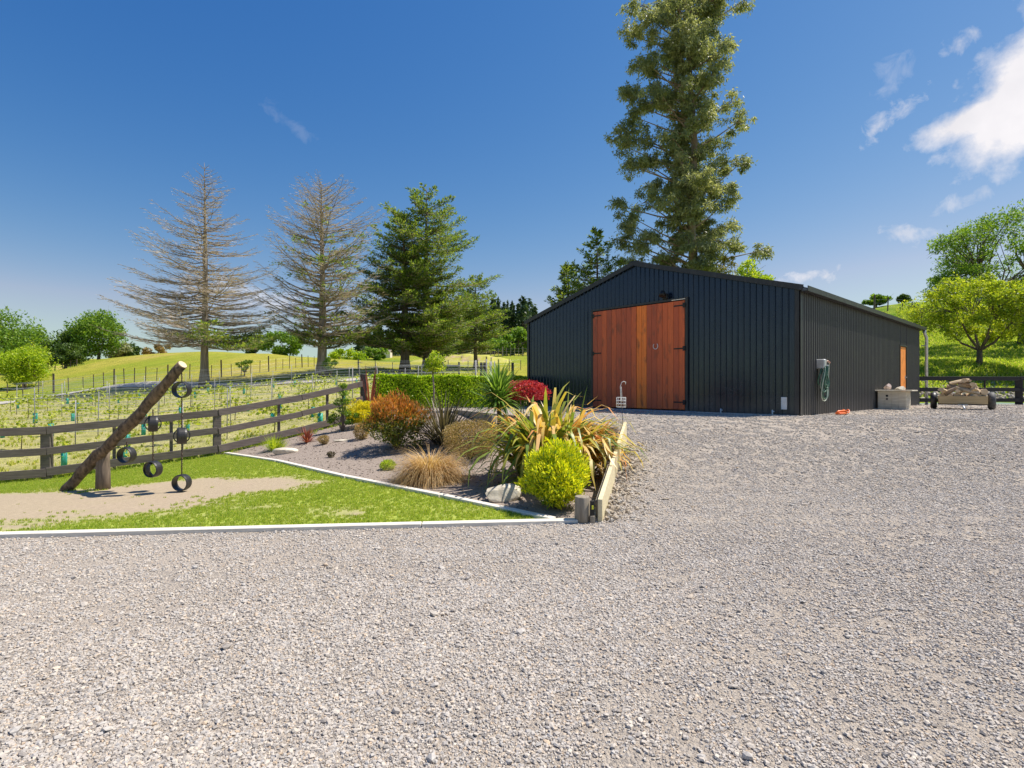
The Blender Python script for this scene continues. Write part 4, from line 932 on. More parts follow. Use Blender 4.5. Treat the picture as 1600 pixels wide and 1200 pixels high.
# golden ball conifer
x, y = at(868, 6.75); t = thing('golden_shrub', 'round bright yellow green shrub beside the round post at the near corner of the bed', 'shrub', (x, y, G(x, y)))
P, D = ball(9500, .385, .385, .43, .24, .55, -.95, 5, 4.0); r = np.clip(.35 + .45 * P[:, 2] / .44 + rng.normal(0, .2, len(P)), 0, 1)
leaves('foliage', P + [0, 0, .42], .056, .32, L_conifer, t, D * 1.0 + [0, 0, .9], .6, np.clip(rng.normal(.62, .25, len(P)), 0, 1))
P, D = ball(3500, .38, .38, .42, .16, .2, -.95, 5, 5.0); leaves('inner_foliage', P + [0, 0, .40], .05, .35, L_green, t, D, .4)
b = MB()
for i in range(14):
    a = random.uniform(0, 6.28); q = random.random(); b.tube([(0, 0, -.03), (cos(a) * .1, sin(a) * .1, .15), (cos(a) * .3 * q, sin(a) * .3 * q, .55)], [.014, .01, .004], 5)
b.build('stems', M_bark, t)

# big striped flax
x, y = at(862, 8.35); t = thing('striped_flax', 'large striped bronze and cream flax with drooping leaves in the middle of the bed', 'flax plant', (x, y, G(x, y)))
for (ox, oy, nn, LL, rs) in ((-.1, 0, 170, 1.65, 1), (.22, -.05, 140, 1.45, 1), (.48, .1, 100, 1.12, 1), (-.35, .0, 100, 1.45, .4), (.05, .35, 90, 1.7, 1)):
    o = strap('leaf_fan', L_flax, t, nn, LL, .098, 1, 1.85, base_r=.14, el=(50, 88), kink=.7 if rs == 1 else .3, rscale=rs); o.location = (ox, oy, 0)
o = strap('leaf_fan', L_flax, t, 12, 1.35, .05, 1, .35, base_r=.3, el=(62, 84), rscale=.8); o.location = (.2, .1, .1)
o = strap('leaf_fan', L_flax, t, 14, 1.2, .06, 1, 1.5, base_r=.2, el=(15, 45), az_r=(170, 260), rscale=.25); o.location = (-.2, -.1, 0)
# tan tussock
x, y = at(672, 8.75); t = thing('tussock', 'low mounded tan tussock grass near the diagonal edging', 'tussock grass', (x, y, G(x, y)))
strap('blades', L_tuss, t, 3400, .80, .0065, 1, 2.7, base_r=.17, el=(15, 82), segs=7, Lj=.45)
# dark bronze flax behind the tussock
x, y = at(694, 11.8); t = thing('dark_flax', 'dark bronze spiky flax between the orange shrub and the brown shrub', 'flax plant', (x, y, G(x, y)))
strap('leaf_fan', L_dkflax, t, 230, 1.2, .035, 1, .7, base_r=.22, el=(28, 88), segs=5)
# small spiky red cordyline
x, y = at(480, 13.2); t = thing('red_cabbage_plant', 'small spiky red bronze plant near the dark rail fence', 'cabbage plant', (x, y, G(x, y))); strap('leaf_fan', L_redcord, t, 60, .42, .028, 1, .5, base_r=.04, el=(15, 88), segs=4)
x, y = at(578, 15.6); t = thing('red_cabbage_plant', 'tall narrow spiky red plant against the end post of the hedge', 'cabbage plant', (x, y, G(x, y))); strap('leaf_fan', L_redcord, t, 26, 1.5, .045, 1, .25, base_r=.06, el=(74, 89), segs=5)
# green tuft
x, y = at(430, 12.6); t = thing('lavender_clump', 'small feathery green clump beside the pale rock near the fence', 'plant', (x, y, G(x, y))); strap('stems', L_lime, t, 330, .36, .010, 1, .5, base_r=.16, el=(35, 88), segs=4)
# cordyline tree
x, y = at(779, 11.7); z = G(x, y); t = thing('cabbage_tree', 'green cabbage tree, a burst of sword leaves on a slim trunk before the hedge', 'cabbage tree', (x, y, z))
b = MB(); b.tube([(0, 0, -.1), (.02, 0, .5), (0, 0, 1.0)], [.055, .05, .055], 10, jit=.06); b.build('trunk', M_bark, t)
strap('leaf_head', L_cord, t, 330, .80, .042, 1, .55, z0=rng.uniform(.78, 1.08, 330), base_r=.04, el=(-25, 89), segs=5, Lj=.25)
# shrubs
x, y = at(620, 11.7); shrub('nandina_shrub', 'large rounded shrub with orange red tips and dark green base', 'shrub', x, y, .66, .56, L_nandina, 7500, .085, .30, 1.0, zc=.62, lump=.34, seed=3, m2=L_nandg, zg=G(x, y), stems=12, zmin=-1)
x, y = at(735, 10.6); shrub('brown_shrub', 'fine leaved brown and olive mounded shrub behind the tussock', 'shrub', x, y, .63, .40, L_copr, 15000, .028, .5, .4, zc=.40, lump=.12, shell=.55, seed=4, stems=12, zmin=-1)
x, y = at(815, 12.3); shrub('crimson_maple', 'low spreading crimson leaved maple behind the striped flax', 'maple', x, y, .62, .27, L_maple, 6000, .065, .45, .2, zc=1.12 - (G(x, y) - .35), lump=.22, seed=6, outw=.5, stems=8)
x, y = at(569, 14.6); shrub('yellow_shrub', 'bright yellow two domed shrub left of the orange tipped shrub', 'shrub', x, y, .46, .36, L_yellow, 5200, .06, .4, .7, zc=.36, lump=.3, seed=7, ry=.4, stems=6)
x, y = at(535, 14.3); t = shrub('camellia', 'slender dark green young tree with separate leaf clusters beside the rail fence', 'small tree', x, y, .02, .02, L_green, 10, .02, .5, stems=0)
b = MB(); random.seed(4); cl = []
for (dx, h, rr_) in ((.02, 1.0, .13), (-.1, .78, .15), (.1, .8, .12), (.0, .55, .16), (.16, .45, .13), (-.22, .38, .14), (.36, .42, .10), (-.3, .28, .1), (.2, .25, .13), (.03, 1.2, .10)):
    b.tube([(0, 0, -.04), (dx * .3, 0, h * .6), (dx, random.uniform(-.1, .1), h)], [.018, .012, .006], 6); cl.append((dx, 0, h, rr_))
b.build('trunk', M_bark, t); PP = np.concatenate([ball(170, r_, r_, r_ * .8, .2, .3, -1, i)[0] + [dx, 0, h] for i, (dx, dy, h, r_) in enumerate(cl)]); leaves('crown', PP, .06, .5, L_green, t)
x, y = at(565, 12.9); shrub('brown_shrub', 'small conical rusty brown shrub left of the orange tipped shrub', 'shrub', x, y, .20, .22, L_copr, 2600, .03, .45, .8, zc=.2, lump=.15, seed=8, zmin=-1)
x, y = at(506, 12.7); shrub('brown_shrub', 'tiny reddish brown twiggy shrub right of the pale rock', 'shrub', x, y, .13, .12, L_copr, 1200, .028, .4, .7, zc=.11, seed=9, zmin=-1)
x, y = at(517, 11.2); shrub('grey_herb', 'tiny grey green herb alone on the open soil', 'herb', x, y, .09, .07, L_dkflax, 220, .045, .3, 1.0, zc=.06, seed=10, zmin=-1, stems=3)
x, y = at(607, 9.9); shrub('lime_herb', 'small lime green leafy clump left of the tan tussock', 'herb', x, y, .15, .09, L_lime, 900, .04, .5, .8, zc=.08, seed=11, zmin=-1, stems=3)
# rocks
x, y = at(783, 7.25); o = rock('rock', 'large pale flat topped rock beside the golden shrub', (x, y, G(x, y) + .09), (.50, .34, .26), 21, rz=.3)
x, y = at(446, 12.0); o = rock('rock', 'long pale rock on the bed near the fence and green clump', (x, y, G(x, y) + .06), (.46, .2, .2), 22, rz=.5)
x, y = at(955, 9.2); o = rock('rock', 'grey stone tucked under the flax inside the retaining board', (x - .12, y - .9, G(x, y) + .06), (.24, .2, .18), 25, rz=.5)
x, y = at(535, 12.9); o = rock('rock', 'small flat pinkish stone on soil under the young camellia', (x, y, G(x, y) + .02), (.36, .12, .07), 26, rz=.2)
# lollipop tree in front of the hedge
x, y = at(677, 16.5); z = float(YZ(x, y)); t = thing('lollipop_tree', 'small bright green standard tree on a thin stem rising above the hedge', 'small tree', (x, y, z))
b = MB(); b.tube([(0, 0, -.05), (.02, 0, .6), (-.02, 0, 1.15), (0, 0, 1.4)], [.028, .026, .022, .012], 8)
for a in range(7): b.tube([(0, 0, 1.1), (cos(a) * .2, sin(a) * .2, 1.45 + .05 * a)], [.012, .004], 5)
b.build('trunk', M_greybark, t); P, D = ball(1500, .34, .32, .32, .3, .35, -.9, 12); leaves('crown', P + [0, 0, 1.42], .075, .5, L_lime, t, D * .5, .4)
# hedge
HA, HB = Vector((-4.35, 16.75)), Vector((.38, 19.35)); hz = .86; t = thing('hedge', 'clipped bright green box hedge running to the left corner of the barn', 'hedge', (HA.x, HA.y, hz))
hd = (HB - HA); HL = hd.length; hd.normalize(); hn = Vector((hd.y, -hd.x)); n = 34000
u = rng.random(n) * HL; v = rng.uniform(-.36, .36, n); h = rng.uniform(.02, 1.08, n); f = rng.random(n); v = np.where(f < .55, -.36 + np.abs(rng.normal(0, .035, n)), v); h = np.where(f > .75, 1.06 - np.abs(rng.normal(0, .035, n)), h)
h = h + .02 * np.sin(u * 3) + .015 * np.sin(u * 7.7); v = v - .02 * np.sin(u * 4.1 + h * 3)
P = np.stack([hd.x * u - hn.x * v, hd.y * u - hn.y * v, h], 1)
out = np.where((f < .55)[:, None], np.array([hn.x, hn.y, .5]), np.array([0, 0, 1.0])) * .8
leaves('foliage', P, .065, .62, L_hedge, t, out, .3, np.clip(rng.normal(.5, .3, n), 0, 1))
b = MB(); b.beam((hd.x * .06, hd.y * .06, .5), (hd.x * (HL - .06), hd.y * (HL - .06), .5), .50, .92); b.build('dark_core', simple('hedge_core_shade', (.01, .016, .006), (.03, .045, .015), 12, 1), t)  # solid box coloured near black, standing for the shade inside the hedge

# ------------------------------------------------------------------ trees
def limb_pts(p0, p1, sag, k=5, jit=.03):
    p0 = Vector(p0); p1 = Vector(p1); L = (p1 - p0).length; out = []
    for i in range(k + 1):
        t = i / k; p = p0.lerp(p1, t); p.z += sag * sin(pi * t) * L
        if 0 < i < k: p += Vector((random.uniform(-1, 1), random.uniform(-1, 1), random.uniform(-1, 1))) * jit * L
        out.append(p)
    return out
def cedar(label, px, d, H, prof, live, seed, tr, start, foot=None, nb=5.0, lean=0, dens=1.0, cat='cedar tree', up=.12, asym=None):
    """prof(t) -> branch reach at relative height t; live(t, az) -> share of foliage"""
    random.seed(seed); x, y = X(px, d), d; z = GH(x, y); t_ = thing('cedar', label, cat, (x, y, z - .05))
    b = MB(); pts = []; rad = []
    for i in range(13):
        t = i / 12; pts.append(Vector((lean * t * H + .06 * sin(t * 5 + seed), .05 * cos(t * 4), t * H))); rad.append(max(.012, tr * (1 - t) ** .9 * (1 + (.45 if i == 0 else 0))))
    b.tube(pts, rad, 12, jit=.06); b.build('trunk', M_greybark if live(.5, 0) < .3 else M_bark, t_)
    lb = MB(); TP = []; TD = []; TL_ = []; LP = []; LD = []; h = start * H
    while h < H * .985:
        t = h / H; az = random.uniform(0, 6.28)
        R0 = prof(t)
        for q in range(2 if random.random() < .5 else 3):
            az += 2.1 + random.uniform(-.6, .6); reach = R0 * random.choice((random.uniform(.45, .8), random.uniform(.75, 1.2), random.uniform(.8, 1.12))) * (asym(az, t) if asym else 1)
            if reach < .15: continue
            c0 = Vector((lean * h, 0, h)); dirn = Vector((cos(az), sin(az), 0)); tip = c0 + dirn * reach + Vector((0, 0, reach * (up + .35 * t * t + random.uniform(-.10, .10))))
            sag = -.10 if t < .8 else -.04; pts = limb_pts(c0, tip, sag, 6, .012); lb.tube(pts, [max(.008, tr * .30 * (1 - t * .75) * (1 - k / 6.4)) for k in range(7)], 5, cap=False)
            lv = live(t, az); m_ = max(5, int(reach * 5.5 * dens))
            for k in range(m_):
                s = .12 + .88 * (k + random.random()) / m_; f_ = s * 6; i0 = min(5, int(f_)); p = pts[i0].lerp(pts[i0 + 1], f_ - i0)
                sd = 1 if k % 2 else -1; ln = reach * .34 * (1.12 - s * .8) * random.uniform(.6, 1.2); a2 = az + sd * random.uniform(.5, 1.0)
                dv = np.array([cos(a2), sin(a2), random.uniform(-.02, .30)])
                P = np.array(p); TP.append(P); TD.append(dv); TL_.append(ln)
                for r_ in range(int(3 + ln * 2.5)):
                    u_ = random.uniform(.2, .98); pp_ = P + dv * ln * u_; a3 = a2 + random.choice((-1, 1)) * random.uniform(.3, .9)
                    TP.append(pp_); TD.append(np.array([cos(a3), sin(a3), random.uniform(-.05, .4)])); TL_.append(ln * random.uniform(.25, .5) * (1.1 - u_ * .5))
                if random.random() < lv:
                    c = int(11 + ln * 15 * dens); u_ = np.random.default_rng(seed * 7 + len(LP)).random((c, 4)); w = ln * .42
                    q_ = P + dv * (ln * (.1 + .95 * u_[:, :1])); q_[:, 0] += (u_[:, 1] - .5) * w * 1.9; q_[:, 1] += (u_[:, 2] - .5) * w * 1.9; q_[:, 2] += (u_[:, 3] - .35) * .14 + .05
                    LP.append(q_); LD.append(np.tile(dv, (c, 1)))
        h += H * random.uniform(.008, .021) * (5.0 / nb)
    lb.build('limbs', M_greybark if live(.5, 0) < .3 else M_bark, t_)
    TP = np.array(TP); TD = np.array(TD); TL_ = np.array(TL_); n = len(TP); w = .016 + .02 * TL_ / max(.3, TL_.max())
    V, F = diamonds(TP, TD, rdir(n), TL_, w * 1.6); npmesh('twigs', V, F, L_dead, t_, rng.random(n))
    if LP:
        P = np.concatenate(LP); D = np.concatenate(LD); n = len(P); D = unit(D + rng.normal(0, .45, (n, 3)) + [0, 0, .15]); LL = rng.uniform(.16, .34, n)
        V, F = diamonds(P, D, rdir(n, 1.6), LL, LL * .34); npmesh('foliage', V, F, L_cedar, t_, np.clip(rng.normal(.5, .28, n), 0, 1))
    return t_
def tab(pts):
    a = np.array(pts); return lambda t: float(np.interp(t, a[:, 0], a[:, 1]))
# left bare cedar: base y607, top y255 at 40 m
m1 = 40 / FX
cedar('tallest bare grey cedar on the left, upswept leafless branches', 320, 40, 352 * m1, tab([(0, 0), (.2, 118 * m1), (.25, 122 * m1), (.42, 112 * m1), (.55, 95 * m1), (.7, 68 * m1), (.85, 42 * m1), (1, 6 * m1)]), lambda t, a: .0 if t > .24 else (.8 if cos(a) > .2 else .0), 11, .30, .19, nb=6.2, dens=1.15, up=.10)
m2 = 45 / FX
cedar('half dead cedar with grey outer branches and sparse green inside, second from the left', 503, 45, 305 * m2, tab([(0, 0), (.16, 92 * m2), (.3, 100 * m2), (.5, 98 * m2), (.65, 90 * m2), (.8, 72 * m2), (.92, 46 * m2), (1, 10 * m2)]), lambda t, a: 0.0 if t > .72 else (.40 if t < .2 else .0) + (.05 if cos(a) > -.2 else .01), 12, .42, .15, nb=6.2, dens=1.2, up=.36)
m3 = 50 / FX
cedar('tall dense green cedar on the left of the green pair', 632, 50, 250 * m3, tab([(0, 0), (.16, 92 * m3), (.35, 98 * m3), (.6, 72 * m3), (.8, 46 * m3), (1, 12 * m3)]), lambda t, a: .9, 13, .46, .14, nb=3.6, dens=1.0, up=.06)
m4 = 51 / FX
cedar('tallest dense green cedar with a forked leaning trunk', 667, 51.5, 292 * m4, tab([(0, 0), (.15, 70 * m4), (.3, 92 * m4), (.5, 94 * m4), (.66, 80 * m4), (.8, 58 * m4), (.92, 34 * m4), (1, 10 * m4)]), lambda t, a: .92, 14, .46, .13, nb=4.0, dens=1.0, up=.12)
m5 = 60 / FX
cedar('small young green cedar right of the big green pair', 743, 60, 148 * m5, tab([(0, 0), (.2, 48 * m5), (.4, 50 * m5), (.6, 42 * m5), (.8, 26 * m5), (1, 6 * m5)]), lambda t, a: .9, 15, .24, .2, nb=3.4, dens=.9, up=.08)
# two conifers behind the shed
for (px, d, top, w, sd_, lb_) in ((887, 44, 412, 34, 16, 'small green conifer behind the left slope of the barn roof'), (932, 42, 360, 52, 17, 'taller green conifer behind the barn roof left of the gum')):
    z = GH(X(px, d), d); Hh = Z(top, d) - z; cedar(lb_, px, d, Hh, tab([(0, w * 1.3 * d / FX), (.5, w * 1.1 * d / FX), (.75, w * .72 * d / FX), (1, w * .12 * d / FX)]), lambda t, a: .95, sd_, .25, .25, nb=4.2, dens=.9, cat='conifer', up=.12)

def broad(name, label, px, d, top, hw, cb, m, n, L, seed, nclump=26, trunk=.2, cat='tree', asp=.5, bark=None, trunks=1, cr=.34, hgt=None, group=None, outer=.85, shell=.15, fork=None, dx=0, gnd=GH, zj=.5):
    """broadleaf tree: limbs to leaf clusters filling an ellipsoid crown"""
    random.seed(seed); rs = np.random.default_rng(seed); x, y = X(px, d), d; z = gnd(x, y); H = hgt or (Z(top, d) - z); s = d / FX; rx = hw * s; cbz = cb * H; rz = (H - cbz) / 2; zc = cbz + rz
    t = thing(name, label, cat, (x, y, z - .03), 0, group); b = MB(); P = []; D = []; Rr = []
    fk = H * .25 if fork is None else fork * H
    b.tube([(0, 0, -.1), (trunk * .2, 0, fk * .5), (dx * .3, 0, fk)], [trunk * 1.35, trunk, trunk * .85], 10, jit=.06)
    per = n // nclump; prim = []
    for i in range(6):
        a_ = i * 1.05 + rs.uniform(-.4, .4); k_ = rs.uniform(.28, .5); e_ = Vector((dx * .6 + cos(a_) * rx * k_, sin(a_) * rx * k_, fk + (zc - fk) * rs.uniform(.55, .95)))
        m_ = Vector((dx * .3, 0, fk)).lerp(e_, .5) + Vector((0, 0, -.06 * H)); b.tube([Vector((dx * .3, 0, fk * .93)), m_, e_], [trunk * .55, trunk * .4, trunk * .22], 7, cap=False); prim.append(e_)
    for i in range(nclump):
        v = rs.normal(size=3); v /= np.linalg.norm(v); r = outer * rs.uniform(.35, 1) ** .45; c = np.array([dx + v[0] * rx * r, v[1] * rx * r * .9, zc + v[2] * rz * r]); cr_ = cr * min(rx, rz) * rs.uniform(.65, 1.35)
        st_ = min(prim, key=lambda q: (q - Vector(c)).length); mid = st_.lerp(Vector(c), .5) + Vector(rs.normal(size=3)) * .04 * H
        b.tube([st_, mid, Vector(c)], [trunk * .2, trunk * .12, .010], 5, cap=False)
        q, dd = ball(int(per * rs.uniform(.6, 1.4)), cr_, cr_, cr_ * .75, .3, shell, -1, seed * 50 + i); P.append(q + c); D.append(dd); Rr.append(np.clip(rng.normal(.5 + rs.uniform(-.12, .12), .22, len(q)), 0, 1))
        for k in range(3):
            w_ = c + rs.normal(size=3) * cr_ * .6; b.tube([Vector(c) * .8 + mid * .2, Vector(w_)], [.016, .005], 4, cap=False)
    b.build('trunk', bark or M_bark, t); P = np.concatenate(P); D = np.concatenate(D)
    leaves('crown', P, L, asp, m, t, D * .4, .2, np.concatenate(Rr)); return t

# the big gum behind the shed: branches to clusters inside the measured outline
random.seed(33); d = 41; x, y = X(1083, d), d; z = GH(x, y); gt = thing('gum_tree', 'very tall eucalyptus rising behind the barn and out of the top of the frame', 'gum tree', (x, y, z)); s = d / FX
b = MB(); rs = np.random.default_rng(77); top = Z(-70, d) - z; tk = [(0, 0, 0), (.15, 0, 6), (-.1, .1, 12), (.1, 0, 18), (-.3, 0, 24), (-.6, 0, 29), (-.2, 0, top)]
b.tube(tk, [.5, .38, .3, .24, .17, .1, .04], 12, jit=.05)
def trunk_at(zz): return np.array([np.interp(zz, [q[2] for q in tk], [q[0] for q in tk]), 0.0])
rows = [(-60, 1010, 1110), (-30, 990, 1160), (0, 985, 1188), (25, 975, 1165), (50, 972, 1140), (80, 985, 1130), (110, 960, 1128), (140, 958, 1130), (170, 965, 1185), (200, 948, 1188), (230, 950, 1175), (265, 975, 1165), (300, 958, 1160), (335, 952, 1148), (370, 956, 1150), (405, 965, 1150), (430, 970, 1190), (470, 990, 1190)]
ry_ = [r[0] for r in rows]; P = []; D = []; Rr = []; P2 = []; D2 = []
GB = [(1010, -8, 40, 16), (1070, -20, 45, 22), (990, 45, 26, 20), (1015, 60, 20, 12), (1055, 25, 45, 30), (1110, 5, 35, 16), (1160, 8, 30, 9), (1068, 75, 42, 28), (1112, 70, 30, 18), (1142, 55, 17, 15), (1128, 88, 14, 12), (1072, 112, 40, 24), (1010, 108, 16, 12), (988, 130, 22, 18), (1015, 160, 40, 24), (978, 150, 12, 14), (1062, 155, 30, 24),
      (1104, 140, 30, 24), (1070, 195, 44, 28), (972, 205, 24, 20), (1003, 215, 30, 20), (1115, 185, 28, 22), (1155, 188, 26, 20), (1128, 222, 34, 20), (1065, 240, 40, 20), (983, 262, 13, 18), (1020, 252, 26, 14), (1035, 278, 26, 14), (1108, 268, 36, 20), (1150, 262, 16, 20), (1148, 288, 9, 12), (1085, 300, 38, 18), (1120, 312, 26, 16), (1010, 312, 30, 16),
      (968, 322, 16, 20), (985, 345, 20, 16), (1040, 318, 30, 16), (1062, 345, 34, 20), (1105, 348, 32, 18), (1142, 352, 14, 14), (975, 372, 20, 16), (1008, 378, 22, 16), (1055, 385, 32, 20), (1108, 385, 34, 22), (1140, 392, 12, 14), (990, 402, 24, 12), (1040, 410, 30, 16), (1085, 415, 36, 20), (1128, 415, 26, 20), (1040, 440, 40, 20), (1110, 440, 46, 20)]
GB += [(1083 + rs.normal() * 18, py_, 26, 18) for py_ in range(-30, 450, 13)] + [(1070 + rs.normal() * 34, py_, 20, 14) for py_ in range(0, 450, 15)]
for py_ in list(range(-10, 450, 10)):
    a0, a1 = np.interp(py_, ry_, [q_[1] for q_ in rows]), np.interp(py_, ry_, [q_[2] for q_ in rows]); GB.append((a0 + 22 + (a1 - a0 - 44) * rs.random(), py_ + rs.normal() * 3, 20, 13))
for gi, (px_, py_, rx_, rz_) in enumerate(GB):
    cx0 = (px_ - 1083) * s; cz0 = Z(py_, d) - z; ay = rs.uniform(-1, 1) * 2.2 * (1 - min(1, abs(cx0) / 6)) + rs.uniform(-.6, .6)
    tz_ = max(2, cz0 - rs.uniform(1.0, 2.6)); tp = trunk_at(tz_); st = Vector((tp[0], 0, tz_)); en = Vector((cx0, ay, cz0))
    if abs(cx0) > 1.0: b.tube([st, st.lerp(en, .5) + Vector((0, 0, -.12)), en], [.085, .055, .02], 6, cap=False)
    for k in range(int(5 + rx_ * rz_ / 75)):
        v = rs.normal(size=3); v /= np.linalg.norm(v); v *= rs.uniform(.2, 1) ** .5; cr_ = rs.uniform(.26, .55)
        c = np.array([cx0 + v[0] * max(.1, rx_ * s - cr_ * .5), ay + v[1] * (rx_ * s * 1.1), cz0 + v[2] * max(.1, rz_ * s - cr_ * .4)])
        if rs.random() < .5: b.tube([en, Vector(c)], [.02, .008], 4, cap=False)
        qd, dd = ball(int(rs.uniform(60, 130)), cr_ * rs.uniform(.9, 1.4), cr_, cr_ * rs.uniform(.6, .9), .42, .05, -1, 900 + gi * 40 + k); qd[:, 2] -= .3 * (qd[:, 0] ** 2 + qd[:, 1] ** 2) / cr_
        if py_ > 400 and px_ > 1100 and rs.random() < .7: P2.append(qd + c); D2.append(dd)
        else: P.append(qd + c); D.append(dd); Rr.append(np.clip(rng.normal(.5 + rs.uniform(-.28, .28), .2, len(qd)), 0, 1))
b.build('trunk', M_gumbark, gt)
P = np.concatenate(P); D = np.concatenate(D); n = len(P)
DD = unit(rdir(n, -.5) + D * .3 + [0, 0, -.35]); LL = rng.uniform(.16, .34, n); V, F = diamonds(P, DD, rdir(n, .2), LL, LL * .30); npmesh('crown', V, F, L_gum, gt, np.concatenate(Rr))
if P2:
    L_gumy = leafmat('yellowing_gum_leaves', [(.14, .14, .03), (.28, .25, .05), (.42, .33, .06)], .3)
    P = np.concatenate(P2); o = leaves('crown', P, .2, .35, L_gumy, gt); o['label'] = 'yellowing lower foliage'
broad('broadleaf_tree', 'fresh bright green tree top showing above the barn roof right of the gum', 1172, 33, 392, 34, .45, L_lime, 2600, .16, 41, 12, .14)

# right hand trees
t = broad('apple_tree', 'spreading yellow green fruit tree with a forked trunk behind the black fence', 1530, 28, 434, 98, .30, L_apple, 26000, .13, 42, 120, .13, cat='fruit tree', fork=.2, dx=.1, cr=.30, outer=1.0)
broad('walnut_tree', 'larger dark green tree behind the yellow green fruit tree at the right edge', 1600, 36, 330, 140, .22, L_green, 42000, .17, 43, 170, .30, cr=.22, outer=1.0, asp=.42)
broad('hill_tree', 'small round tree on the skyline of the right hill', 1369, 66, 462, 20, .12, L_green, 4200, .3, 44, 22, .1, cr=.62)
broad('hill_tree', 'tiny dark tree on the hill crest beside the fence top', 1413, 68, 461, 9, .1, L_dkgreen, 1600, .3, 45, 12, .1, cr=.62)
broad('fruit_tree', 'part of a yellow green tree entering the frame at the right edge above the fence', 1640, 26, 440, 60, .3, L_apple, 9000, .115, 46, 30, .14, cr=.32)

# left background trees
LB = [('broadleaf_tree', 'round bright lime green tree on the grass at far left', 38, 62, 540, 37, .10, L_lime, 5200, .24, 51),
      ('broadleaf_tree', 'small dark rounded tree on the slope right of the lime green tree', 102, 80, 537, 26, .12, L_dkgreen, 2600, .3, 52),
      ('broadleaf_tree', 'tall loose mid green tree on the ridge, tallest of the left clump', 154, 92, 484, 34, .06, L_green, 5200, .38, 53),
      ('broadleaf_tree', 'low dark green tree joined to the left of the tall ridge tree', 118, 94, 510, 30, .05, L_dkgreen, 3200, .38, 54),
      ('broadleaf_tree', 'large spreading tree at the left edge of the picture', 12, 88, 486, 52, .06, L_green, 7000, .38, 55),
      ('broadleaf_tree', 'dark green tree between the left edge tree and the ridge clump', 66, 92, 528, 26, .05, L_dkgreen, 2400, .38, 56),
      ('broadleaf_tree', 'mid green tree behind the left edge tree', 45, 104, 512, 34, .05, L_green, 3000, .45, 57),
      ('broadleaf_tree', 'small grey green bushy tree right of the tall ridge tree', 184, 96, 533, 22, .02, L_gum, 1900, .35, 58),
      ('broadleaf_tree', 'small olive tree on the ridge nearest the bare cedar', 205, 98, 532, 13, .05, L_dkgreen, 1100, .38, 59),
      ('broadleaf_tree', 'brownish flat topped tree showing behind the bare cedar branches', 248, 100, 538, 26, .1, L_copr, 1700, .35, 60),
      ('broadleaf_tree', 'dark tree behind the knoll between the two grey cedars', 398, 92, 528, 14, .02, L_dkgreen, 1400, .38, 61),
      ('broadleaf_tree', 'mid green bushy tree under the half dead cedar', 440, 84, 515, 34, .02, L_green, 3400, .34, 62),
      ('broadleaf_tree', 'rounded light green bush beyond the half dead cedar trunk', 540, 82, 540, 26, .02, L_lime, 2400, .32, 63),
      ('broadleaf_tree', 'mid green bush in the gap between the half dead cedar and green pair', 585, 100, 540, 24, .02, L_green, 2200, .38, 64),
      ('broadleaf_tree', 'pale green rounded tree beside the left wall of the barn', 800, 84, 516, 42, .02, L_green, 4200, .36, 65),
      ('broadleaf_tree', 'grey green bushy tree behind the young cedar', 715, 86, 512, 36, .02, L_gum, 3600, .36, 66),
      ('broadleaf_tree', 'dark bushy tree behind the forked cedar trunk', 690, 90, 520, 26, .02, L_dkgreen, 2600, .36, 67),
      ('broadleaf_tree', 'low olive bush under the tall green cedar', 610, 70, 568, 16, .02, L_dkgreen, 1200, .25, 68),
      ('broadleaf_tree', 'low mid green bush right of the half dead cedar trunk', 562, 62, 568, 18, .02, L_green, 1300, .22, 69)]
for (nm, lb_, px, d, top, hw, cb, m, n, L, sd_) in LB: broad(nm, lb_, px, d, top, hw * 1.05, cb, m, int(n * 1.7), L * 1.1, sd_, max(14, n // 150), .2, cr=.5)
for (px, d, top, hw, lb_) in ((382, 47, 560, 20, 'slim young leafy tree between the two grey cedars'), (517, 42, 555, 16, 'slim young leafy tree right of the half dead cedar trunk'), (455, 52, 577, 10, 'small sapling left of the half dead cedar trunk')):
    broad('young_tree', lb_, px, d, top, hw * .8, .25, L_green, 650, .16, px, 12, .05, cr=.36)

# far pine forest on the hill, too many and too distant to count
n = 420; PP = []; LLs = []; b = MB(); random.seed(9)
for i in range(n):
    px = random.choice((random.uniform(560, 840), random.uniform(690, 840))); d = random.uniform(120, 215); x = X(px, d); Hh = random.uniform(8, 13) * (.6 if px < 650 else 1); z = GH(x, d)
    k = 110; tt = rng.random(k) ** .8; a = rng.uniform(0, 6.28, k); r = (1 - tt) * Hh * .19 * rng.uniform(.4, 1.1, k)
    PP.append(np.stack([x + np.cos(a) * r, d + np.sin(a) * r, z + Hh * (.08 + .92 * tt)], 1)); b.tube([(x, d, z), (x, d, z + Hh * .9)], [.15, .03], 4, cap=False)
P = np.concatenate(PP); o = leaves('pine_forest', P, 1.35, .4, L_pine, None, None, .2); o['kind'] = 'stuff'; o['label'] = 'dark far pine forest on the hill'
o = b.build('pine_forest_stems', M_bark); o['kind'] = 'stuff'
# small farm building far off, clay bank, log pile
bd = thing('farm_building', 'tiny pale farm building far beyond the cedars', 'building', (X(603, 112), 112, GH(X(603, 112), 112)))
b = MB(); b.box((0, 0, .5), (2.2, 2, 1.3)); b.build('wall', M_edging, bd); b = MB(); b.add([(-1.2, -1.1, 1.1), (1.2, -1.1, 1.1), (1.2, 0, 1.7), (-1.2, 0, 1.7), (1.2, 1.1, 1.1), (-1.2, 1.1, 1.1)], [(0, 1, 2, 3), (3, 2, 4, 5)]); b.build('roof', M_postold, bd)
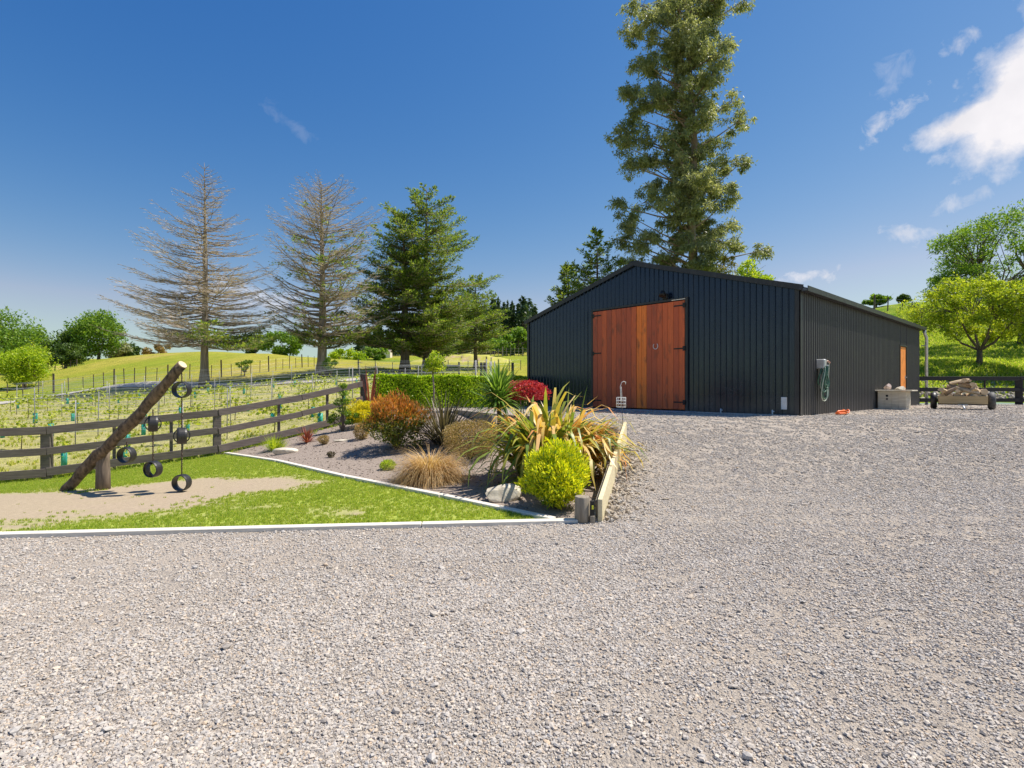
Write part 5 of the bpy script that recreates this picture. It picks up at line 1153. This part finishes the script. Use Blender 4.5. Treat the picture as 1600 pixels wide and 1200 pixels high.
# clay bank: an eroded step in the knoll
vs = []; random.seed(6); nx_ = 40
for i in range(nx_ + 1):
    px = 640 + i * (800 - 640) / nx_; d = 68; prof_ = math.sin(pi * i / nx_) ** .6; x = X(px, d)
    for j, (dy, dz) in enumerate(((-3.0, -.3), (-1.5, .25), (-.6, .7), (-.2, 1.0), (1.2, 1.05), (3.5, .4), (5, -.5))):
        vs.append((x + random.uniform(-.15, .15), d + dy + random.uniform(-.2, .2), GH(x, d + dy) + dz * .8 * prof_ * (1 + .08 * sin(i * .9)) - .05))
F = [(i * 7 + j, (i + 1) * 7 + j, (i + 1) * 7 + j + 1, i * 7 + j + 1) for i in range(nx_) for j in range(6)]
_cg()
o = npmesh('clay_bank', np.array(vs), np.array(F), M_clay); o['kind'] = 'structure'

# ------------------------------------------------------------------ far fences of posts and wires
def post_wire(name, label, pts, spacing, h, w, m, hf=GH, seed=0, wires=3):
    random.seed(seed); f = thing(name, label, 'fence', (pts[0][0], pts[0][1], hf(*pts[0]))); o0 = Vector(f.location); wp = []; cnt = 0; proto = None
    for a, c in zip(pts[:-1], pts[1:]):
        a = np.array(a); c = np.array(c); L = np.linalg.norm(c - a); k = int(L / spacing)
        for i in range(k):
            p = a + (c - a) * i / k; z = hf(*p); wp.append(Vector((p[0], p[1], z)) - o0)
            if cnt < 98:
                if proto is None:
                    b = MB(); b.box((0, 0, h / 2 - .1), (w, w, h + .2)); q = b.build('post', m, f)
                    proto = q
                else: q = proto.copy(); C.objects.link(q); q.parent = f
                q.location = (p[0] - o0.x, p[1] - o0.y, z - o0.z); kk = random.uniform(.85, 1.12) * (1.25 if cnt % 5 == 0 else 1); q.scale = (kk if cnt % 5 else kk * 1.5, kk if cnt % 5 else 1.5 * kk, kk); q.rotation_euler = (random.uniform(-.04, .04), random.uniform(-.04, .04), .4); cnt += 1
    b = MB()
    for k in range(wires): b.tube([p + Vector((0, 0, h * (k + 1) / (wires + .3))) for p in wp], .006, 3, cap=False)
    b.build('wire', M_steel, f)
PT = lambda px, d: (X(px, d), d)
post_wire('batten_fence', 'thin dark batten fence along the foot of the grassy knoll', [PT(-40, 41), PT(60, 43), PT(130, 44.5), PT(210, 45), PT(330, 46), PT(420, 50), PT(500, 56)], .75, 1.15, .055, M_bark, seed=2)
post_wire('paddock_fence', 'pale batten fence running round the clay bank to the barn', [PT(560, 47), PT(640, 47.5), PT(700, 50), PT(760, 54), PT(830, 58)], 1.25, 1.2, .06, M_postold, seed=3)
post_wire('paddock_fence', 'distant pale batten fence on the crest above the clay bank', [PT(715, 80), PT(760, 80), PT(830, 78)], .62, 1.2, .07, M_postold, seed=4)
post_wire('hill_fence', 'wire fence with brown posts over the crest of the right hill', [PT(1366, 62), PT(1387, 60), PT(1410, 58.5), PT(1425, 56), PT(1445, 50)], 1.5, 1.4, .08, M_bark, seed=5)
post_wire('ridge_fence', 'short dark fence on the slope below the ridge trees at left', [PT(74, 78), PT(110, 79), PT(130, 79)], .8, 1.0, .08, M_bark, seed=6)
# gate posts and rails near the paddock fence
g = thing('timber_rails', 'low weathered timber rails in front of the clay bank', 'fence', (*PT(690, 46), GH(*PT(690, 46))))
b = MB()
for hh in (.35, .8): b.beam((-1.3, 0, hh), (1.5, 0, hh), .05, .14)
b.build('rail', M_postold, g)
for xx in (-1.3, .1, 1.5): b = MB(); b.box((xx, .06, .5), (.16, .16, 1.2)); b.build('post', M_postold, g)
for i, px in enumerate((752, 757, 801)):
    q = PT(px, 40); b = MB(); b.box((0, 0, .5), (.2, .2, 1.5), bev=.02); o = b.build('strainer_post', M_bark, None, (q[0], q[1], GH(*q))); tag(o, ('dark strainer post left of the pair above the hedge end', 'dark strainer post right of the pair above the hedge end', 'lone dark strainer post between the cabbage tree and barn')[i], 'post')

# ------------------------------------------------------------------ vineyard
def rowpt(r, x): return r + .20 * (x + 10)
def infence(x, y):   # on the vineyard side of the rail fence
    return not bool(inpoly(np.array([[x, y]]), HOLE)[0])
pm = MB(); pm.tube([(0, 0, -.1), (0, 0, 1.4)], .014, 6); thick = MB(); thick.tube([(0, 0, -.1), (0, 0, 1.65)], .032, 8)
pp0 = tp0 = v0 = None; random.seed(10)
gmesh = None
def vine(size, guard):
    t = thing('grape_vine', 'x', 'grape vine', (0, 0, 0)); b = MB(); b.tube([(0, 0, -.02), (.02, .0, .4), (0, 0, .75 * size)], [.014, .010, .006], 5)
    if size > .9: b.tube([(-.45, 0, .62), (0, 0, .60), (.45, 0, .62)], .008, 4)
    b.build('stem', M_bark, t)
    if size > .9:
        n = 130; P = np.stack([rng.normal(0, .36, n), rng.normal(0, .10, n), .66 + rng.normal(0, .10, n)], 1)
    else:
        n = 36; P = np.stack([rng.normal(0, .08, n), rng.normal(0, .07, n), .5 + rng.normal(0, .12, n)], 1)
    leaves('foliage', P, .095, .75, L_vine, t)
    if guard: b = MB(); b.tube([(0, 0, 0), (0, 0, .34)], .065, 8); b.build('guard', M_teal, t)
    return t
vA = vine(1.0, False); vB = vine(.7, True); vused = [False, False]
def cptree(o):
    c = o.copy(); C.objects.link(c)
    for ch in o.children: k = ch.copy(); C.objects.link(k); k.parent = c
    return c
RN = ('vine row nearest the fence', 'second vine row from the fence', 'third vine row from the fence', 'fourth vine row from the fence', 'fifth vine row from the fence', 'fourth vine row before the track', 'third vine row before the track', 'second vine row before the track', 'last vine row before the track')
NTH = 'first second third fourth fifth sixth seventh eighth ninth tenth eleventh twelfth thirteenth fourteenth fifteenth sixteenth seventeenth eighteenth nineteenth twentieth'.split()
cnts = {}
def nth(kind, ri):
    cnts[kind, ri] = cnts.get((kind, ri), 0) + 1; i = cnts[kind, ri]
    return NTH[i - 1] if i <= 20 else 'number %d' % i
ROWS = [12.4, 14.6, 16.8, 19.2, 21.8, 24.6, 27.6, 30.8, 34.2]
for ri, r in enumerate(ROWS):
    x = -31.0 + random.random() * 2; k = 0; wires = []
    full = ri in (1, 3, 5, 6, 7)
    while x < 1:
        y = rowpt(r, x) ; ok = infence(x, y) and abs(x) < .955 * y and x < -.02 * y
        if ok and (x < -4.6 or y > 18.5):
            z = GH(x, y); wires.append(Vector((x, y, z)))
            if k % 3 == 0:
                big_ = (k // 3) % 8 == 0
                if big_:
                    if tp0 is None: o = tp0 = thick.build('vineyard_post', M_concrete); 
                    else: o = tp0.copy(); C.objects.link(o)
                    tag(o, 'thick pale post, %s from the left in the ' % nth('post', ri) + RN[ri], 'post', 'thick vineyard posts')
                else:
                    if pp0 is None: o = pp0 = pm.build('vineyard_stake', M_concrete)
                    else: o = pp0.copy(); C.objects.link(o)
                    tag(o, 'thin grey stake, %s from the left in the ' % nth('stake', ri) + RN[ri], 'stake', 'thin vineyard stakes')
                o.location = (x, y, z); o.rotation_euler = (random.uniform(-.02, .02), random.uniform(-.02, .02), 0); o.scale = (1, 1, random.uniform(.93, 1.05))
            else:
                isA = full and random.random() < .85
                src = 0 if isA else 1
                if not vused[src]: o = (vA, vB)[src]; vused[src] = True
                else: o = cptree((vA, vB)[src])
                o.location = (x, y, z); s_ = random.uniform(.8, 1.15); o.scale = (s_, s_, s_); o.rotation_euler = (0, 0, R(11) if isA else random.uniform(0, 6))
                tag(o, 'leafy grape vine, %s from the left in the ' % nth('leafy', ri) + RN[ri] if isA else 'young teal guarded vine, %s from the left in the ' % nth('young', ri) + RN[ri], 'grape vine', 'leafy vines in the rows' if isA else 'young guarded vines in the rows')
        k += 1; x += 1.22
    if len(wires) > 2:
        w = thing('trellis_wires', 'thin horizontal wires of vine row number %d counted from the dark fence' % (ri + 1), 'trellis wires', wires[0])
        w['label'] = 'thin trellis wires of the ' + RN[ri]
        b = MB()
        for hh in (.45, .8, 1.15, 1.45): b.tube([p - wires[0] + Vector((0, 0, hh)) for p in wires], .0045, 3, cap=False)
        b.build('wire', M_steel, w)
